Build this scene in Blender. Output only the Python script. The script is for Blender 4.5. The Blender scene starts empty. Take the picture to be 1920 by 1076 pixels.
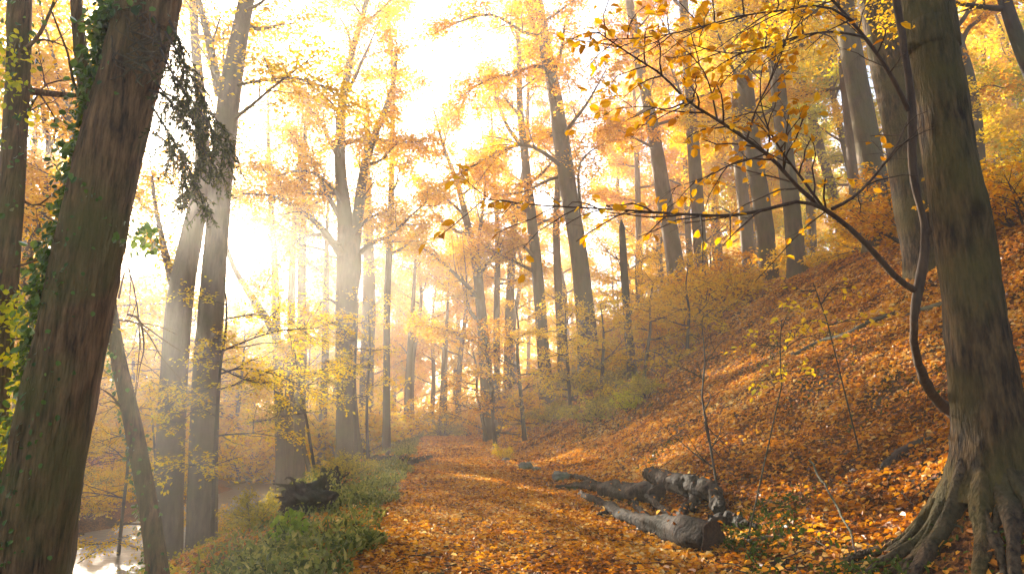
import bpy, math, random
import numpy as np
from mathutils import Vector

# ------------------------------------------------------------------ camera, sky, sun, exposure
SC = bpy.context.scene
COL = SC.collection
R = math.radians
PITCH, YAW, EYE, FPX = R(10.7), R(6.6), 1.6, 1280.0        # photo is 1920 wide, 24 mm lens
cam_d = bpy.data.cameras.new('camera')
cam = bpy.data.objects.new('camera', cam_d); COL.objects.link(cam)
cam_d.lens = 24; cam_d.sensor_width = 36; cam_d.clip_end = 2000; cam_d.clip_start = .05
cam.location = (0, 0, EYE); cam.rotation_euler = (R(90) + PITCH, 0, -YAW)
SC.camera = cam

SUN_AZ, SUN_EL = R(-23.5), R(14.5)                          # azimuth measured clockwise from +Y
w = bpy.data.worlds.new('World'); SC.world = w; w.use_nodes = True
nt = w.node_tree
sky = nt.nodes.new('ShaderNodeTexSky'); sky.sky_type = 'NISHITA'; sky.sun_disc = False
sky.sun_elevation = SUN_EL; sky.sun_rotation = SUN_AZ
sky.air_density = .6; sky.dust_density = 1.5; sky.ozone_density = 0
bg = nt.nodes['Background']; bg.inputs['Strength'].default_value = .095
nt.links.new(sky.outputs['Color'], bg.inputs['Color'])

sun_d = bpy.data.lights.new('sun', 'SUN'); sun_d.energy = 5.0; sun_d.angle = R(.5); sun_d.color = (1, .89, .73)
sun = bpy.data.objects.new('sun', sun_d); COL.objects.link(sun)
SUNV = Vector((math.sin(SUN_AZ) * math.cos(SUN_EL), math.cos(SUN_AZ) * math.cos(SUN_EL), math.sin(SUN_EL)))
sun.rotation_euler = SUNV.to_track_quat('Z', 'Y').to_euler(); sun.location = (-20, 40, 30)

vs = SC.view_settings
vs.view_transform = 'Standard'; vs.look = 'None'; vs.gamma = 1; vs.use_curve_mapping = False
vs.exposure = 2.78
cy = SC.cycles
cy.use_denoising = True; cy.max_bounces = 12; cy.diffuse_bounces = 9; cy.glossy_bounces = 2
cy.transmission_bounces = 3; cy.volume_bounces = 1; cy.transparent_max_bounces = 8
cy.sample_clamp_indirect = 6; cy.sample_clamp_direct = 30
HAZE_DENSITY, HAZE_G = .0028, .66

# ------------------------------------------------------------------ maths
UP = np.array((0, 0, 1.))
fh = np.array((math.sin(YAW), math.cos(YAW), 0)); RT = np.array((math.cos(YAW), -math.sin(YAW), 0))
FW = fh * math.cos(PITCH) + UP * math.sin(PITCH); CU = -fh * math.sin(PITCH) + UP * math.cos(PITCH)
EYEP = np.array((0, 0, EYE))

def ray(px, py): return RT * ((px - 960) / FPX) + CU * ((538 - py) / FPX) + FW
def P(px, py, D):                                           # point on the upright plane D metres ahead
    d = ray(px, py); t = D / d.dot(fh); return EYEP + d * t
def RAD(px, py, D, w): return .5 * w / FPX * D / ray(px, py).dot(fh)

def sm(a, b, x):
    t = np.clip((x - a) / (b - a), 0, 1); return t * t * (3 - 2 * t)
def hash2(i, j, s):
    h = np.sin(i * 127.1 + j * 311.7 + s * 74.7) * 43758.5453
    return h - np.floor(h)
def vnoise(x, y, s=0):
    x = np.asarray(x, float); y = np.asarray(y, float)
    i, j = np.floor(x), np.floor(y); fx, fy = x - i, y - j
    fx = fx * fx * (3 - 2 * fx); fy = fy * fy * (3 - 2 * fy)
    a = hash2(i, j, s) * (1 - fx) + hash2(i + 1, j, s) * fx
    b = hash2(i, j + 1, s) * (1 - fx) + hash2(i + 1, j + 1, s) * fx
    return (a * (1 - fy) + b * fy) * 2 - 1

PATH_X = .84
MH = 0.; MOUND = P(1862, 900, 6.25)                                 # soil heaped round the foot of the root beech
def gz(x, y):
    x = np.asarray(x, float); y = np.asarray(y, float)
    u = x - PATH_X
    s = np.maximum(u - 1.9, 0)
    k = .685 + .12 * sm(18, 42, y)
    h = k * (s - 1.6 * (1 - np.exp(-s / 1.6)))
    hc = 8.3 + .16 * (s - 13.5)
    right = -np.log(np.exp(-h / .8) + np.exp(-hc / .8)) * .8
    l = np.maximum(-u - 1.6, 0)
    left = -2.2 * sm(.2, 7.2, l) - .75 * np.exp(-((x + 9.3) / 1.7) ** 2) + 1.5 * sm(-11.5, -20, x) + .02 * np.maximum(-x - 20, 0)
    z = np.where(u > 0, right, left)
    amp = sm(.2, 3, s) + .6 * sm(.2, 2, l)
    z = z + amp * (.22 * vnoise(x * .35, y * .35, 1) + .13 * vnoise(x * .9, y * .9, 2) + .05 * vnoise(x * 2.3, y * 2.3, 3))
    z = z + .02 * vnoise(x * 1.2, y * 1.2, 5)
    z = z - .035 * np.maximum(y - 55, 0)
    z = z + MH * np.exp(-((x - MOUND[0] + .02) ** 2 + (y - MOUND[1] + .16) ** 2) / (2 * .52 ** 2))
    return z
MH = float(np.clip(MOUND[2] - gz(MOUND[0], MOUND[1]) + .10, .1, 1.2))
def G(px, py):                                              # where the ray meets the ground
    d = ray(px, py); t = .5
    while t < 200:
        p = EYEP + d * t
        if p[2] < gz(p[0], p[1]): break
        t *= 1.004
    return EYEP + d * t

def nrm(v):
    v = np.asarray(v, float); return v / np.maximum(np.linalg.norm(v, axis=-1, keepdims=True), 1e-9)
def smooth_line(pts, n):
    pts = np.asarray(pts, float)
    if len(pts) < 3: return pts[0] + (pts[-1] - pts[0]) * np.linspace(0, 1, n)[:, None]
    q = np.vstack([2 * pts[0] - pts[1], pts, 2 * pts[-1] - pts[-2]])
    seg = np.r_[0, np.cumsum(np.linalg.norm(np.diff(pts[:, :3], axis=0), axis=1))]
    out = []
    for t in np.linspace(0, seg[-1], n):
        i = min(np.searchsorted(seg, t, side='right') - 1, len(pts) - 2)
        f = (t - seg[i]) / max(seg[i + 1] - seg[i], 1e-9)
        a, b, c, d = q[i], q[i + 1], q[i + 2], q[i + 3]
        out.append(.5 * (2 * b + (c - a) * f + (2 * a - 5 * b + 4 * c - d) * f * f + (3 * b - a - 3 * c + d) * f ** 3))
    return np.array(out)

# ------------------------------------------------------------------ mesh building
class MB:
    def __init__(s): s.V = []; s.F = []; s.A = []; s.n = 0
    def add(s, V, F, a=None):
        V = np.asarray(V, float).reshape(-1, 3); F = np.asarray(F, int).reshape(-1, 4)
        s.V.append(V); s.F.append(F + s.n); s.n += len(V)
        s.A.append(np.zeros(len(F)) if a is None else np.broadcast_to(np.asarray(a, float), (len(F),)))
        return s
    def tubes(s, pts, rad, n, cap=False, flute=0., seed=0, rnd=0., rough=0.):
        """pts K x M x 3, rad K x M"""
        pts = np.asarray(pts, float); rad = np.asarray(rad, float)
        if pts.ndim == 2: pts = pts[None]; rad = rad[None]
        if cap:
            pts = np.concatenate([pts[:, :1], pts, pts[:, -1:]], 1)
            rad = np.concatenate([rad[:, :1] * .001, rad, rad[:, -1:] * .001], 1)
        K, M, _ = pts.shape
        if K == 0: return s
        T = np.gradient(pts, axis=1)
        if cap: T[:, 0] = T[:, 1] = T[:, 2]; T[:, -1] = T[:, -2] = T[:, -3]
        T = nrm(T); mean = nrm(T.mean(1))
        ax = np.eye(3)[np.argmin(np.abs(mean), axis=1)][:, None, :]
        N = nrm(np.cross(T, ax)); B = np.cross(T, N)
        th = np.linspace(0, 2 * math.pi, n, endpoint=False)
        rr = np.repeat(rad[:, :, None], n, 2)
        if flute:
            zz = np.linspace(0, 1, M)[None, :, None] * M * .13
            rr = rr * (1 + flute * (np.sin(th * 3 + seed + zz) + .7 * np.sin(th * 5 + seed * 2.3 - zz * 1.3) + .5 * np.sin(th * 2 - seed + zz * 2)))
            rr = rr * (1 + flute * .8 * vnoise(th[None, None] * 2.5 + seed, np.arange(M)[None, :, None] * .6 + seed, 9))
        if rough:
            zl = np.r_[0, np.cumsum(np.linalg.norm(np.diff(pts[0], axis=0), axis=1))][None, :, None]
            cx_, sx_ = np.cos(th)[None, None] * rad[:, :, None].mean(), np.sin(th)[None, None] * rad[:, :, None].mean()
            nz_ = vnoise((cx_ + 3) * 14, zl * 3.2 + sx_ * 9, seed + 21) + .8 * vnoise((cx_ + 3) * 34 + sx_ * 11, zl * 7 + sx_ * 29, seed + 22) + .6 * vnoise((cx_ + 3) * 60, zl * 22 + sx_ * 60, seed + 23)
            rr = rr + rough * nz_
        V = pts[:, :, None] + N[:, :, None] * (rr * np.cos(th))[..., None] + B[:, :, None] * (rr * np.sin(th))[..., None]
        k, m, j = np.meshgrid(np.arange(K), np.arange(M - 1), np.arange(n), indexing='ij')
        b = k * M * n + m * n; j2 = (j + 1) % n
        F = np.stack([b + j, b + j2, b + n + j2, b + n + j], -1)
        return s.add(V, F, rnd)
    def leaves(s, pos, d, nor, size, rnd, width=.55, fold=.18, oval=False):
        pos, d, nor = np.asarray(pos, float), nrm(d), np.asarray(nor, float)
        side = nrm(np.cross(d, nor)); nor = np.cross(side, d); L = np.asarray(size, float)[:, None]
        K = len(pos); W = L * width * .5
        if not oval:
            V = np.stack([pos, pos + d * L * .5 + side * W + nor * L * fold * .5, pos + d * L, pos + d * L * .5 - side * W + nor * L * fold * .5], 1)
            F = np.arange(K * 4).reshape(K, 4); return s.add(V, F, rnd)
        curl = nor * L * fold
        V = np.stack([pos, pos + d * L * .25 + side * W * .8 + curl, pos + d * L * .66 + side * W * .85 + curl * .8, pos + d * L - curl * .5,
                      pos + d * L * .66 - side * W * .85 + curl * .8, pos + d * L * .25 - side * W * .8 + curl], 1)
        b = np.arange(K)[:, None] * 6
        F = np.concatenate([b + np.array([[0, 1, 2, 3]]), b + np.array([[0, 3, 4, 5]])], 1)
        return s.add(V, F, np.repeat(rnd, 2))
    def build(s, name, mat, parent=None, loc=(0, 0, 0), smooth=True):
        me = bpy.data.meshes.new(name)
        V = np.concatenate(s.V); F = np.concatenate(s.F); A = np.concatenate(s.A)
        base = np.array(parent['_loc'] if parent is not None else loc, float)
        V = V - base
        me.vertices.add(len(V)); me.vertices.foreach_set('co', V.astype(np.float32).ravel())
        me.loops.add(F.size); me.loops.foreach_set('vertex_index', F.astype(np.int32).ravel())
        me.polygons.add(len(F)); me.polygons.foreach_set('loop_start', np.arange(0, F.size, 4, dtype=np.int32))
        me.polygons.foreach_set('use_smooth', np.full(len(F), bool(smooth)))
        at = me.attributes.new('rnd', 'FLOAT', 'FACE'); at.data.foreach_set('value', A.astype(np.float32))
        me.update(calc_edges=True); me.validate()
        me.materials.append(mat)
        o = bpy.data.objects.new(name, me); COL.objects.link(o)
        if parent is not None: o.parent = parent
        else: o.location = base
        return o

def thing(name, label, cat, loc, group=None):
    o = bpy.data.objects.new(name, None); COL.objects.link(o); o.empty_display_size = .2
    o.location = [float(v) for v in loc]; o['_loc'] = [float(v) for v in loc]
    o['label'] = label; o['category'] = cat
    if group: o['group'] = group
    return o
def tag(o, label=None, cat=None, group=None, kind=None):
    for k, v in (('label', label), ('category', cat), ('group', group), ('kind', kind)):
        if v: o[k] = v
    return o
def dup(root, loc, rot, scale, label, group=None):
    r = root.copy(); COL.objects.link(r); r.location = [float(v) for v in loc]; r['_loc'] = [float(v) for v in loc]
    r.rotation_euler = (0, 0, rot); r.scale = (scale,) * 3; r['label'] = label
    if group: r['group'] = group
    for ch in list(root.children):
        c = ch.copy(); COL.objects.link(c); c.parent = r
        for g in list(ch.children):
            e = g.copy(); COL.objects.link(e); e.parent = c
    return r

# ------------------------------------------------------------------ materials
def new_mat(name):
    m = bpy.data.materials.new(name); m.use_nodes = True; m.node_tree.nodes.clear(); return m, m.node_tree.nodes, m.node_tree.links
def ramp(N, stops):
    r = N.new('ShaderNodeValToRGB'); e = r.color_ramp.elements
    while len(e) < len(stops): e.new(.5)
    for el, (p, c) in zip(e, stops): el.position = p; el.color = (*c, 1)
    return r
def leaf_mat(name, cols, trans=.5, tboost=1.25, rough=.5, spec=.0):
    m, N, L = new_mat(name)
    at = N.new('ShaderNodeAttribute'); at.attribute_name = 'rnd'
    rp = ramp(N, [(i / (len(cols) - 1), c) for i, c in enumerate(cols)]); L.new(at.outputs['Fac'], rp.inputs['Fac'])
    df = N.new('ShaderNodeBsdfDiffuse'); tr = N.new('ShaderNodeBsdfTranslucent'); mx = N.new('ShaderNodeMixShader'); out = N.new('ShaderNodeOutputMaterial')
    L.new(rp.outputs['Color'], df.inputs['Color'])
    hs = N.new('ShaderNodeHueSaturation'); hs.inputs['Saturation'].default_value = 1.1; hs.inputs['Value'].default_value = tboost
    L.new(rp.outputs['Color'], hs.inputs['Color']); L.new(hs.outputs['Color'], tr.inputs['Color'])
    mx.inputs['Fac'].default_value = trans; L.new(df.outputs[0], mx.inputs[1]); L.new(tr.outputs[0], mx.inputs[2])
    last = mx
    if spec:
        gl = N.new('ShaderNodeBsdfGlossy'); gl.inputs['Roughness'].default_value = rough; gl.inputs['Color'].default_value = (1, 1, 1, 1)
        fr = N.new('ShaderNodeFresnel'); fr.inputs['IOR'].default_value = 1.4
        mu = N.new('ShaderNodeMath'); mu.operation = 'MULTIPLY'; mu.inputs[1].default_value = spec; L.new(fr.outputs[0], mu.inputs[0])
        m2 = N.new('ShaderNodeMixShader'); L.new(mu.outputs[0], m2.inputs['Fac']); L.new(mx.outputs[0], m2.inputs[1]); L.new(gl.outputs[0], m2.inputs[2]); last = m2
    L.new(last.outputs[0], out.inputs['Surface'])
    return m
def bark_mat(name, dark, light, moss=None, moss_amt=.0, scale=6., bump=.5, stretch=.25, rough=.85, stops=(.3, .52, .72), spec=.25):
    m, N, L = new_mat(name)
    tc = N.new('ShaderNodeTexCoord'); mp = N.new('ShaderNodeMapping'); mp.inputs['Scale'].default_value = (1, 1, stretch)
    L.new(tc.outputs['Object'], mp.inputs['Vector'])
    n1 = N.new('ShaderNodeTexNoise'); n1.inputs['Scale'].default_value = scale; n1.inputs['Detail'].default_value = 8; n1.inputs['Roughness'].default_value = .65
    L.new(mp.outputs['Vector'], n1.inputs['Vector'])
    n2 = N.new('ShaderNodeTexNoise'); n2.inputs['Scale'].default_value = 1.3; n2.inputs['Detail'].default_value = 5
    L.new(tc.outputs['Object'], n2.inputs['Vector'])
    r1 = ramp(N, [(stops[0], dark), (stops[1], tuple((a + b) / 2 for a, b in zip(dark, light))), (stops[2], light)]); L.new(n1.outputs['Fac'], r1.inputs['Fac'])
    col = r1.outputs['Color']
    if moss:
        rm = ramp(N, [(.5 - moss_amt * .25, (0, 0, 0)), (.68 - moss_amt * .2, (1, 1, 1))]); L.new(n2.outputs['Fac'], rm.inputs['Fac'])
        mx = N.new('ShaderNodeMix'); mx.data_type = 'RGBA'; mx.blend_type = 'MIX'
        mu = N.new('ShaderNodeMath'); mu.operation = 'MULTIPLY'; mu.inputs[1].default_value = .75; L.new(rm.outputs['Color'], mu.inputs[0])
        L.new(mu.outputs[0], mx.inputs['Factor']); L.new(col, mx.inputs['A']); mx.inputs['B'].default_value = (*moss, 1); col = mx.outputs['Result']
    bs = N.new('ShaderNodeBsdfPrincipled'); out = N.new('ShaderNodeOutputMaterial')
    L.new(col, bs.inputs['Base Color']); bs.inputs['Roughness'].default_value = rough; bs.inputs['Specular IOR Level'].default_value = spec
    vo = N.new('ShaderNodeTexVoronoi'); vo.inputs['Scale'].default_value = scale * 3; L.new(mp.outputs['Vector'], vo.inputs['Vector'])
    ad = N.new('ShaderNodeMath'); ad.operation = 'MULTIPLY_ADD'; ad.inputs[1].default_value = .35; L.new(vo.outputs['Distance'], ad.inputs[0]); L.new(n1.outputs['Fac'], ad.inputs[2])
    bp = N.new('ShaderNodeBump'); bp.inputs['Strength'].default_value = bump; bp.inputs['Distance'].default_value = .04
    L.new(ad.outputs[0], bp.inputs['Height']); L.new(bp.outputs[0], bs.inputs['Normal']); L.new(bs.outputs[0], out.inputs['Surface'])
    return m
def ground_mat(name, cols, scale, big=None):
    m, N, L = new_mat(name)
    tc = N.new('ShaderNodeTexCoord')
    nz = N.new('ShaderNodeTexNoise'); nz.inputs['Scale'].default_value = scale * .6; nz.inputs['Detail'].default_value = 3; L.new(tc.outputs['Object'], nz.inputs['Vector'])
    mxv = N.new('ShaderNodeMix'); mxv.data_type = 'RGBA'; mxv.blend_type = 'ADD'; mxv.inputs['Factor'].default_value = .08
    L.new(tc.outputs['Object'], mxv.inputs['A']); L.new(nz.outputs['Color'], mxv.inputs['B'])
    vo = N.new('ShaderNodeTexVoronoi'); vo.inputs['Scale'].default_value = scale; L.new(mxv.outputs['Result'], vo.inputs['Vector'])
    sp = N.new('ShaderNodeSeparateColor'); L.new(vo.outputs['Color'], sp.inputs['Color'])
    rp = ramp(N, [(i / (len(cols) - 1), c) for i, c in enumerate(cols)]); L.new(sp.outputs['Red'], rp.inputs['Fac'])
    col = rp.outputs['Color']
    if big:
        n2 = N.new('ShaderNodeTexNoise'); n2.inputs['Scale'].default_value = .7; n2.inputs['Detail'].default_value = 6; L.new(tc.outputs['Object'], n2.inputs['Vector'])
        rm = ramp(N, [(.52, (0, 0, 0)), (.62, (1, 1, 1))]); L.new(n2.outputs['Fac'], rm.inputs['Fac'])
        mx = N.new('ShaderNodeMix'); mx.data_type = 'RGBA'; L.new(rm.outputs['Color'], mx.inputs['Factor']); L.new(col, mx.inputs['A']); mx.inputs['B'].default_value = (*big, 1); col = mx.outputs['Result']
    bs = N.new('ShaderNodeBsdfPrincipled'); out = N.new('ShaderNodeOutputMaterial'); L.new(col, bs.inputs['Base Color'])
    bs.inputs['Roughness'].default_value = .9; bs.inputs['Specular IOR Level'].default_value = .15
    bp = N.new('ShaderNodeBump'); bp.inputs['Strength'].default_value = .8; bp.inputs['Distance'].default_value = .05
    L.new(vo.outputs['Distance'], bp.inputs['Height']); L.new(bp.outputs[0], bs.inputs['Normal']); L.new(bs.outputs[0], out.inputs['Surface'])
    return m

M = {}
M['orange'] = leaf_mat('orange_leaves', [(.48, .19, .016), (.64, .31, .022), (.73, .40, .03), (.76, .48, .05)])
M['amber'] = leaf_mat('amber_leaves', [(.40, .14, .010), (.58, .25, .012), (.70, .36, .018), (.74, .46, .03)])
M['peach'] = leaf_mat('russet_leaves', [(.54, .24, .03), (.68, .36, .04), (.75, .45, .055), (.74, .52, .07)])
M['gold'] = leaf_mat('gold_leaves', [(.54, .26, .015), (.68, .39, .02), (.75, .49, .03), (.75, .56, .07)])
M['yellow'] = leaf_mat('yellow_leaves', [(.58, .32, .02), (.70, .45, .025), (.76, .55, .04), (.60, .52, .06)])
M['lime'] = leaf_mat('lime_leaves', [(.24, .28, .02), (.46, .44, .03), (.62, .55, .04), (.68, .52, .04)])
M['olive'] = leaf_mat('olive_leaves', [(.16, .16, .03), (.30, .25, .04), (.46, .35, .05), (.55, .40, .08)])
M['ivy'] = leaf_mat('ivy_leaves', [(.025, .045, .010), (.05, .09, .016), (.09, .15, .025), (.16, .21, .04)], .4, 1.5, .35, .3)
M['needle'] = leaf_mat('dark_sprays', [(.025, .030, .01), (.05, .055, .016), (.09, .085, .022), (.15, .10, .035)], .35, 1.2)
M['fresh'] = leaf_mat('fresh_green_leaves', [(.12, .18, .02), (.20, .27, .03), (.32, .36, .05)], .5, 1.3)
M['herb'] = leaf_mat('verge_leaves', [(.05, .06, .014), (.13, .145, .03), (.26, .25, .055), (.44, .36, .10)], .4, 1.4, .5, .05)
M['moss'] = leaf_mat('moss_leaves', [(.03, .05, .01), (.06, .085, .015), (.09, .11, .02)], .2, 1.0)
M['litter'] = leaf_mat('fallen_leaves', [(.08, .026, .007), (.26, .080, .012), (.47, .165, .018), (.60, .25, .022), (.67, .34, .045), (.70, .48, .18)], .35, 1.2, .5, .1)
M['beech'] = bark_mat('beech_bark', (.032, .020, .010), (.115, .074, .038), (.07, .06, .018), .4, 6, .8)
M['pale'] = bark_mat('grey_bark', (.055, .035, .020), (.17, .11, .062), (.09, .07, .025), .3, 6, .8)
M['dark'] = bark_mat('dark_bark', (.02, .013, .008), (.07, .045, .028), (.04, .045, .015), .3, 8, .6)
M['ivybark'] = bark_mat('leaning_trunk_bark', (.018, .009, .0035), (.24, .125, .05), (.09, .078, .018), .35, 16, 1, .13, .85, (.34, .52, .68), .15)
M['mossbark'] = bark_mat('lichen_bark', (.009, .005, .0022), (.10, .058, .022), (.075, .058, .012), .3, 16, 1, .2, .85, (.40, .52, .62), .15)
M['root'] = bark_mat('root_bark', (.008, .005, .003), (.10, .062, .032), (.05, .042, .012), .2, 12, 1, .7, .85, (.38, .52, .66), .15)
M['twig'] = bark_mat('sapling_bark', (.018, .010, .005), (.085, .046, .022), None, 0, 14, .4)
M['log'] = bark_mat('weathered_log', (.003, .002, .0014), (.085, .056, .034), (.012, .012, .005), .4, 8, 1, .8, .8, (.42, .53, .66), .15)
M['cut'] = bark_mat('cut_wood', (.012, .007, .004), (.09, .045, .02), None, 0, 16, .5, 1)
M['soil'] = bark_mat('root_soil', (.012, .008, .005), (.055, .034, .02), (.03, .035, .01), .3, 7, 1, 1)
M['stone'] = bark_mat('mossy_stone', (.07, .06, .05), (.24, .21, .17), (.10, .11, .03), .5, 6, .6, 1)
M['ground'] = ground_mat('leaf_covered_ground', [(.025, .009, .004), (.08, .026, .007), (.17, .058, .011), (.28, .11, .02)], 26, (.022, .013, .007))
M['path'] = ground_mat('leaf_covered_path', [(.04, .014, .005), (.13, .042, .009), (.25, .085, .014), (.36, .15, .025)], 24)

m, N, L = new_mat('stream_water')
bs = N.new('ShaderNodeBsdfPrincipled'); out = N.new('ShaderNodeOutputMaterial'); bs.inputs['Base Color'].default_value = (.05, .045, .03, 1)
bs.inputs['Roughness'].default_value = .28; bs.inputs['IOR'].default_value = 1.33; bs.inputs['Specular IOR Level'].default_value = .7
tc = N.new('ShaderNodeTexCoord'); nz = N.new('ShaderNodeTexNoise'); nz.inputs['Scale'].default_value = 3.5; nz.inputs['Detail'].default_value = 4
bp = N.new('ShaderNodeBump'); bp.inputs['Strength'].default_value = .35; bp.inputs['Distance'].default_value = .08
L.new(tc.outputs['Object'], nz.inputs['Vector']); L.new(nz.outputs['Fac'], bp.inputs['Height']); L.new(bp.outputs[0], bs.inputs['Normal']); L.new(bs.outputs[0], out.inputs['Surface'])
M['water'] = m

# ------------------------------------------------------------------ ground, path, stream
def grid_mesh(xs, ys, zf):
    X, Y = np.meshgrid(xs, ys); V = np.stack([X, Y, zf(X, Y)], -1)
    n, mm = len(xs), len(ys)
    i, j = np.meshgrid(np.arange(n - 1), np.arange(mm - 1)); b = j * n + i
    return MB().add(V, np.stack([b, b + 1, b + n + 1, b + n], -1))
xs = np.unique(np.r_[np.linspace(-110, -24, 40), np.linspace(-24, -12, 36), np.linspace(-12, 20, 260), np.linspace(20, 40, 60), np.linspace(40, 110, 40)])
ys = np.unique(np.r_[np.linspace(-25, 2, 40), np.linspace(2, 30, 220), np.linspace(30, 60, 110), np.linspace(60, 190, 90)])
tag(grid_mesh(xs, ys, gz).build('ground', M['ground']), kind='structure')
PH = 1.5
def path_half(y): return PH + .12 * vnoise(y * .4, y * 0, 11) 
tt = np.linspace(0, 1, 25); yy = np.r_[np.linspace(-20, 2, 30), np.linspace(2.2, 70, 260)]
Yp, Tp = np.meshgrid(yy, tt, indexing='ij')
wl = PH + .15 * vnoise(yy * .5, yy * 0 + 3, 11); wr = PH + .15 * vnoise(yy * .5, yy * 0 + 9, 12)
Xp = PATH_X - wl[:, None] + (wl + wr)[:, None] * Tp
Zp = gz(Xp, Yp) + .006 + .02 * (1 - (2 * Tp - 1) ** 2)
n_, m_ = 25, len(yy); i, j = np.meshgrid(np.arange(n_ - 1), np.arange(m_ - 1)); b = j * n_ + i
tag(MB().add(np.stack([Xp, Yp, Zp], -1), np.stack([b, b + 1, b + n_ + 1, b + n_], -1)).build('path', M['path']), kind='structure')
yy = np.linspace(-20, 120, 60)
tag(grid_mesh(np.linspace(-12.5, -6, 8), yy, lambda X, Y: X * 0 - 2.38 - .035 * np.maximum(Y - 55, 0)).build('stream', M['water']), kind='structure')

# ------------------------------------------------------------------ tree growing
def interp_poly(pts, t):
    """pts K x M x 3, t K x n in 0..1 -> positions, tangents"""
    K, Mn, _ = pts.shape; f = np.clip(t, 0, .9999) * (Mn - 1); i = f.astype(int); f = (f - i)[..., None]
    k = np.arange(K)[:, None]; a, b = pts[k, i], pts[k, i + 1]
    return a * (1 - f) + b * f, nrm(b - a)

class Grower:
    def __init__(s, seed): s.g = np.random.default_rng(seed); s.leaf_parts = []; s.limbs = []
    def limb(s, p0, d, L, r0, rise=.35, wob=.12, m=9):
        d = nrm(np.asarray(d, float)); pts = [np.asarray(p0, float)]
        w = s.g.normal(0, wob, 3)
        for k in range(m - 1):
            w = .6 * w + s.g.normal(0, wob, 3)
            d = nrm(d + UP * rise / (m - 1) + w * .45); pts.append(pts[-1] + d * L / (m - 1))
        s.limbs.append((np.array(pts), r0 * (1 - .9 * np.linspace(0, 1, m)) + .004))
    def limb_px(s, pl, D, w0, w1=3, dD=0., m=11):
        pl = np.asarray(pl, float)
        pts = np.array([P(a, b, D + dD * i / (len(pl) - 1)) for i, (a, b) in enumerate(pl)])
        pts = smooth_line(pts, m); r0, r1 = RAD(*pl[0], D, w0), RAD(*pl[-1], D, w1)
        s.limbs.append((pts, r0 + (r1 - r0) * np.linspace(0, 1, m) ** .8))
    def foliage(s, o, parent=None, sub_tubes=True):
        """sub-branches, twigs and leaves on every limb; returns twig MB per limb and a leaf MB"""
        g = s.g; MBL = MB(); outs = []
        for pts, rad in s.limbs:
            mb = MB(); mb.tubes(pts, rad, o.get('nl', 7)); Lm = np.linalg.norm(np.diff(pts, axis=0), axis=1).sum()
            ns = max(3, int(Lm / o.get('sub', .5)))
            t = np.clip(np.linspace(o.get('t0', .2), .99, ns) + g.normal(0, .02, ns), .05, .995)[None]
            p, tg = interp_poly(pts[None], t); p, tg = p[0], tg[0]
            sd = nrm(np.cross(tg, UP + g.normal(0, .15, (ns, 3)))) * np.where(np.arange(ns) % 2, 1, -1)[:, None]
            a = g.uniform(.6, 1.15, ns)[:, None]
            d = nrm(tg * np.cos(a) + sd * np.sin(a) + UP * g.normal(o.get('lift', .1), .2, (ns, 1)))
            l = (.22 + .78 * (1 - t[0])) * min(Lm, 7) * o.get('sublen', .42) * g.uniform(.6, 1.2, ns) + .25
            q = np.linspace(0, 1, 5)[None, :, None]
            bend = UP * g.normal(o.get('droop', -.05), .15, (ns, 1)) + g.normal(0, .12, (ns, 3))
            S = p[:, None] + d[:, None] * l[:, None, None] * q + bend[:, None] * l[:, None, None] * q * q
            S += g.normal(0, .03, S.shape) * q * l[:, None, None]
            i_r = np.interp(t[0], np.linspace(0, 1, len(rad)), rad)
            r0 = np.minimum(i_r * .6, (.012 + .009 * l) * o.get('rs', 1.))
            mb.tubes(S, r0[:, None] * np.linspace(1, .3, 5)[None] + .002, o.get('ns', 4))
            # twigs
            nt_ = o.get('twigs', 7)
            tt_ = g.uniform(.15, 1, (ns, nt_)); p2, tg2 = interp_poly(S, tt_)
            sd2 = nrm(np.cross(tg2, UP + g.normal(0, .25, tg2.shape))) * np.where(g.random((ns, nt_)) < .5, 1, -1)[..., None]
            a2 = g.uniform(.4, 1.1, (ns, nt_))[..., None]
            d2 = nrm(tg2 * np.cos(a2) + sd2 * np.sin(a2) + UP * g.normal(o.get('tlift', .0), .22, (ns, nt_, 1)))
            l2 = o.get('twig', .55) * g.uniform(.5, 1.3, (ns, nt_))
            p2, d2, l2 = p2.reshape(-1, 3), d2.reshape(-1, 3), l2.ravel()
            q3 = np.linspace(0, 1, 3)[None, :, None]
            Tw = p2[:, None] + d2[:, None] * l2[:, None, None] * q3 - UP * .12 * l2[:, None, None] * q3 ** 2
            if o.get('twig_tubes', True):
                mb.tubes(Tw, np.array([1, .7, .4])[None] * o.get('twig_r', .004) * np.ones((len(Tw), 1)), 3)
            outs.append(mb)
            nlv = o.get('leaves', 9)
            if nlv <= 0: continue
            dens = o.get('dens', 1.0)
            K = len(Tw); tl = g.uniform(.05, 1.05, (K, nlv)); keep = (g.random((K, nlv)) < dens)
            p3, tg3 = interp_poly(Tw, tl)
            sd3 = nrm(np.cross(tg3, UP)) * np.where(g.random((K, nlv)) < .5, 1, -1)[..., None]
            p3 = p3 + g.normal(0, o.get('scat', .05), p3.shape)
            d3 = nrm(tg3 * .6 + sd3 * g.uniform(.3, 1.1, (K, nlv, 1)) + UP * g.normal(-.15, .3, (K, nlv, 1)))
            n3 = UP + g.normal(0, o.get('tumble', .5), p3.shape)
            sz = o.get('size', .12) * g.uniform(.65, 1.3, (K, nlv))
            rr = np.clip(g.normal(.5, .22, (K, nlv)) + g.normal(0, .12, (K, 1)), 0, 1)
            MBL.leaves(p3[keep], d3[keep], n3[keep], sz[keep], rr[keep], o.get('lw', .62), .15, o.get('oval', False))
        return outs, MBL

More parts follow.
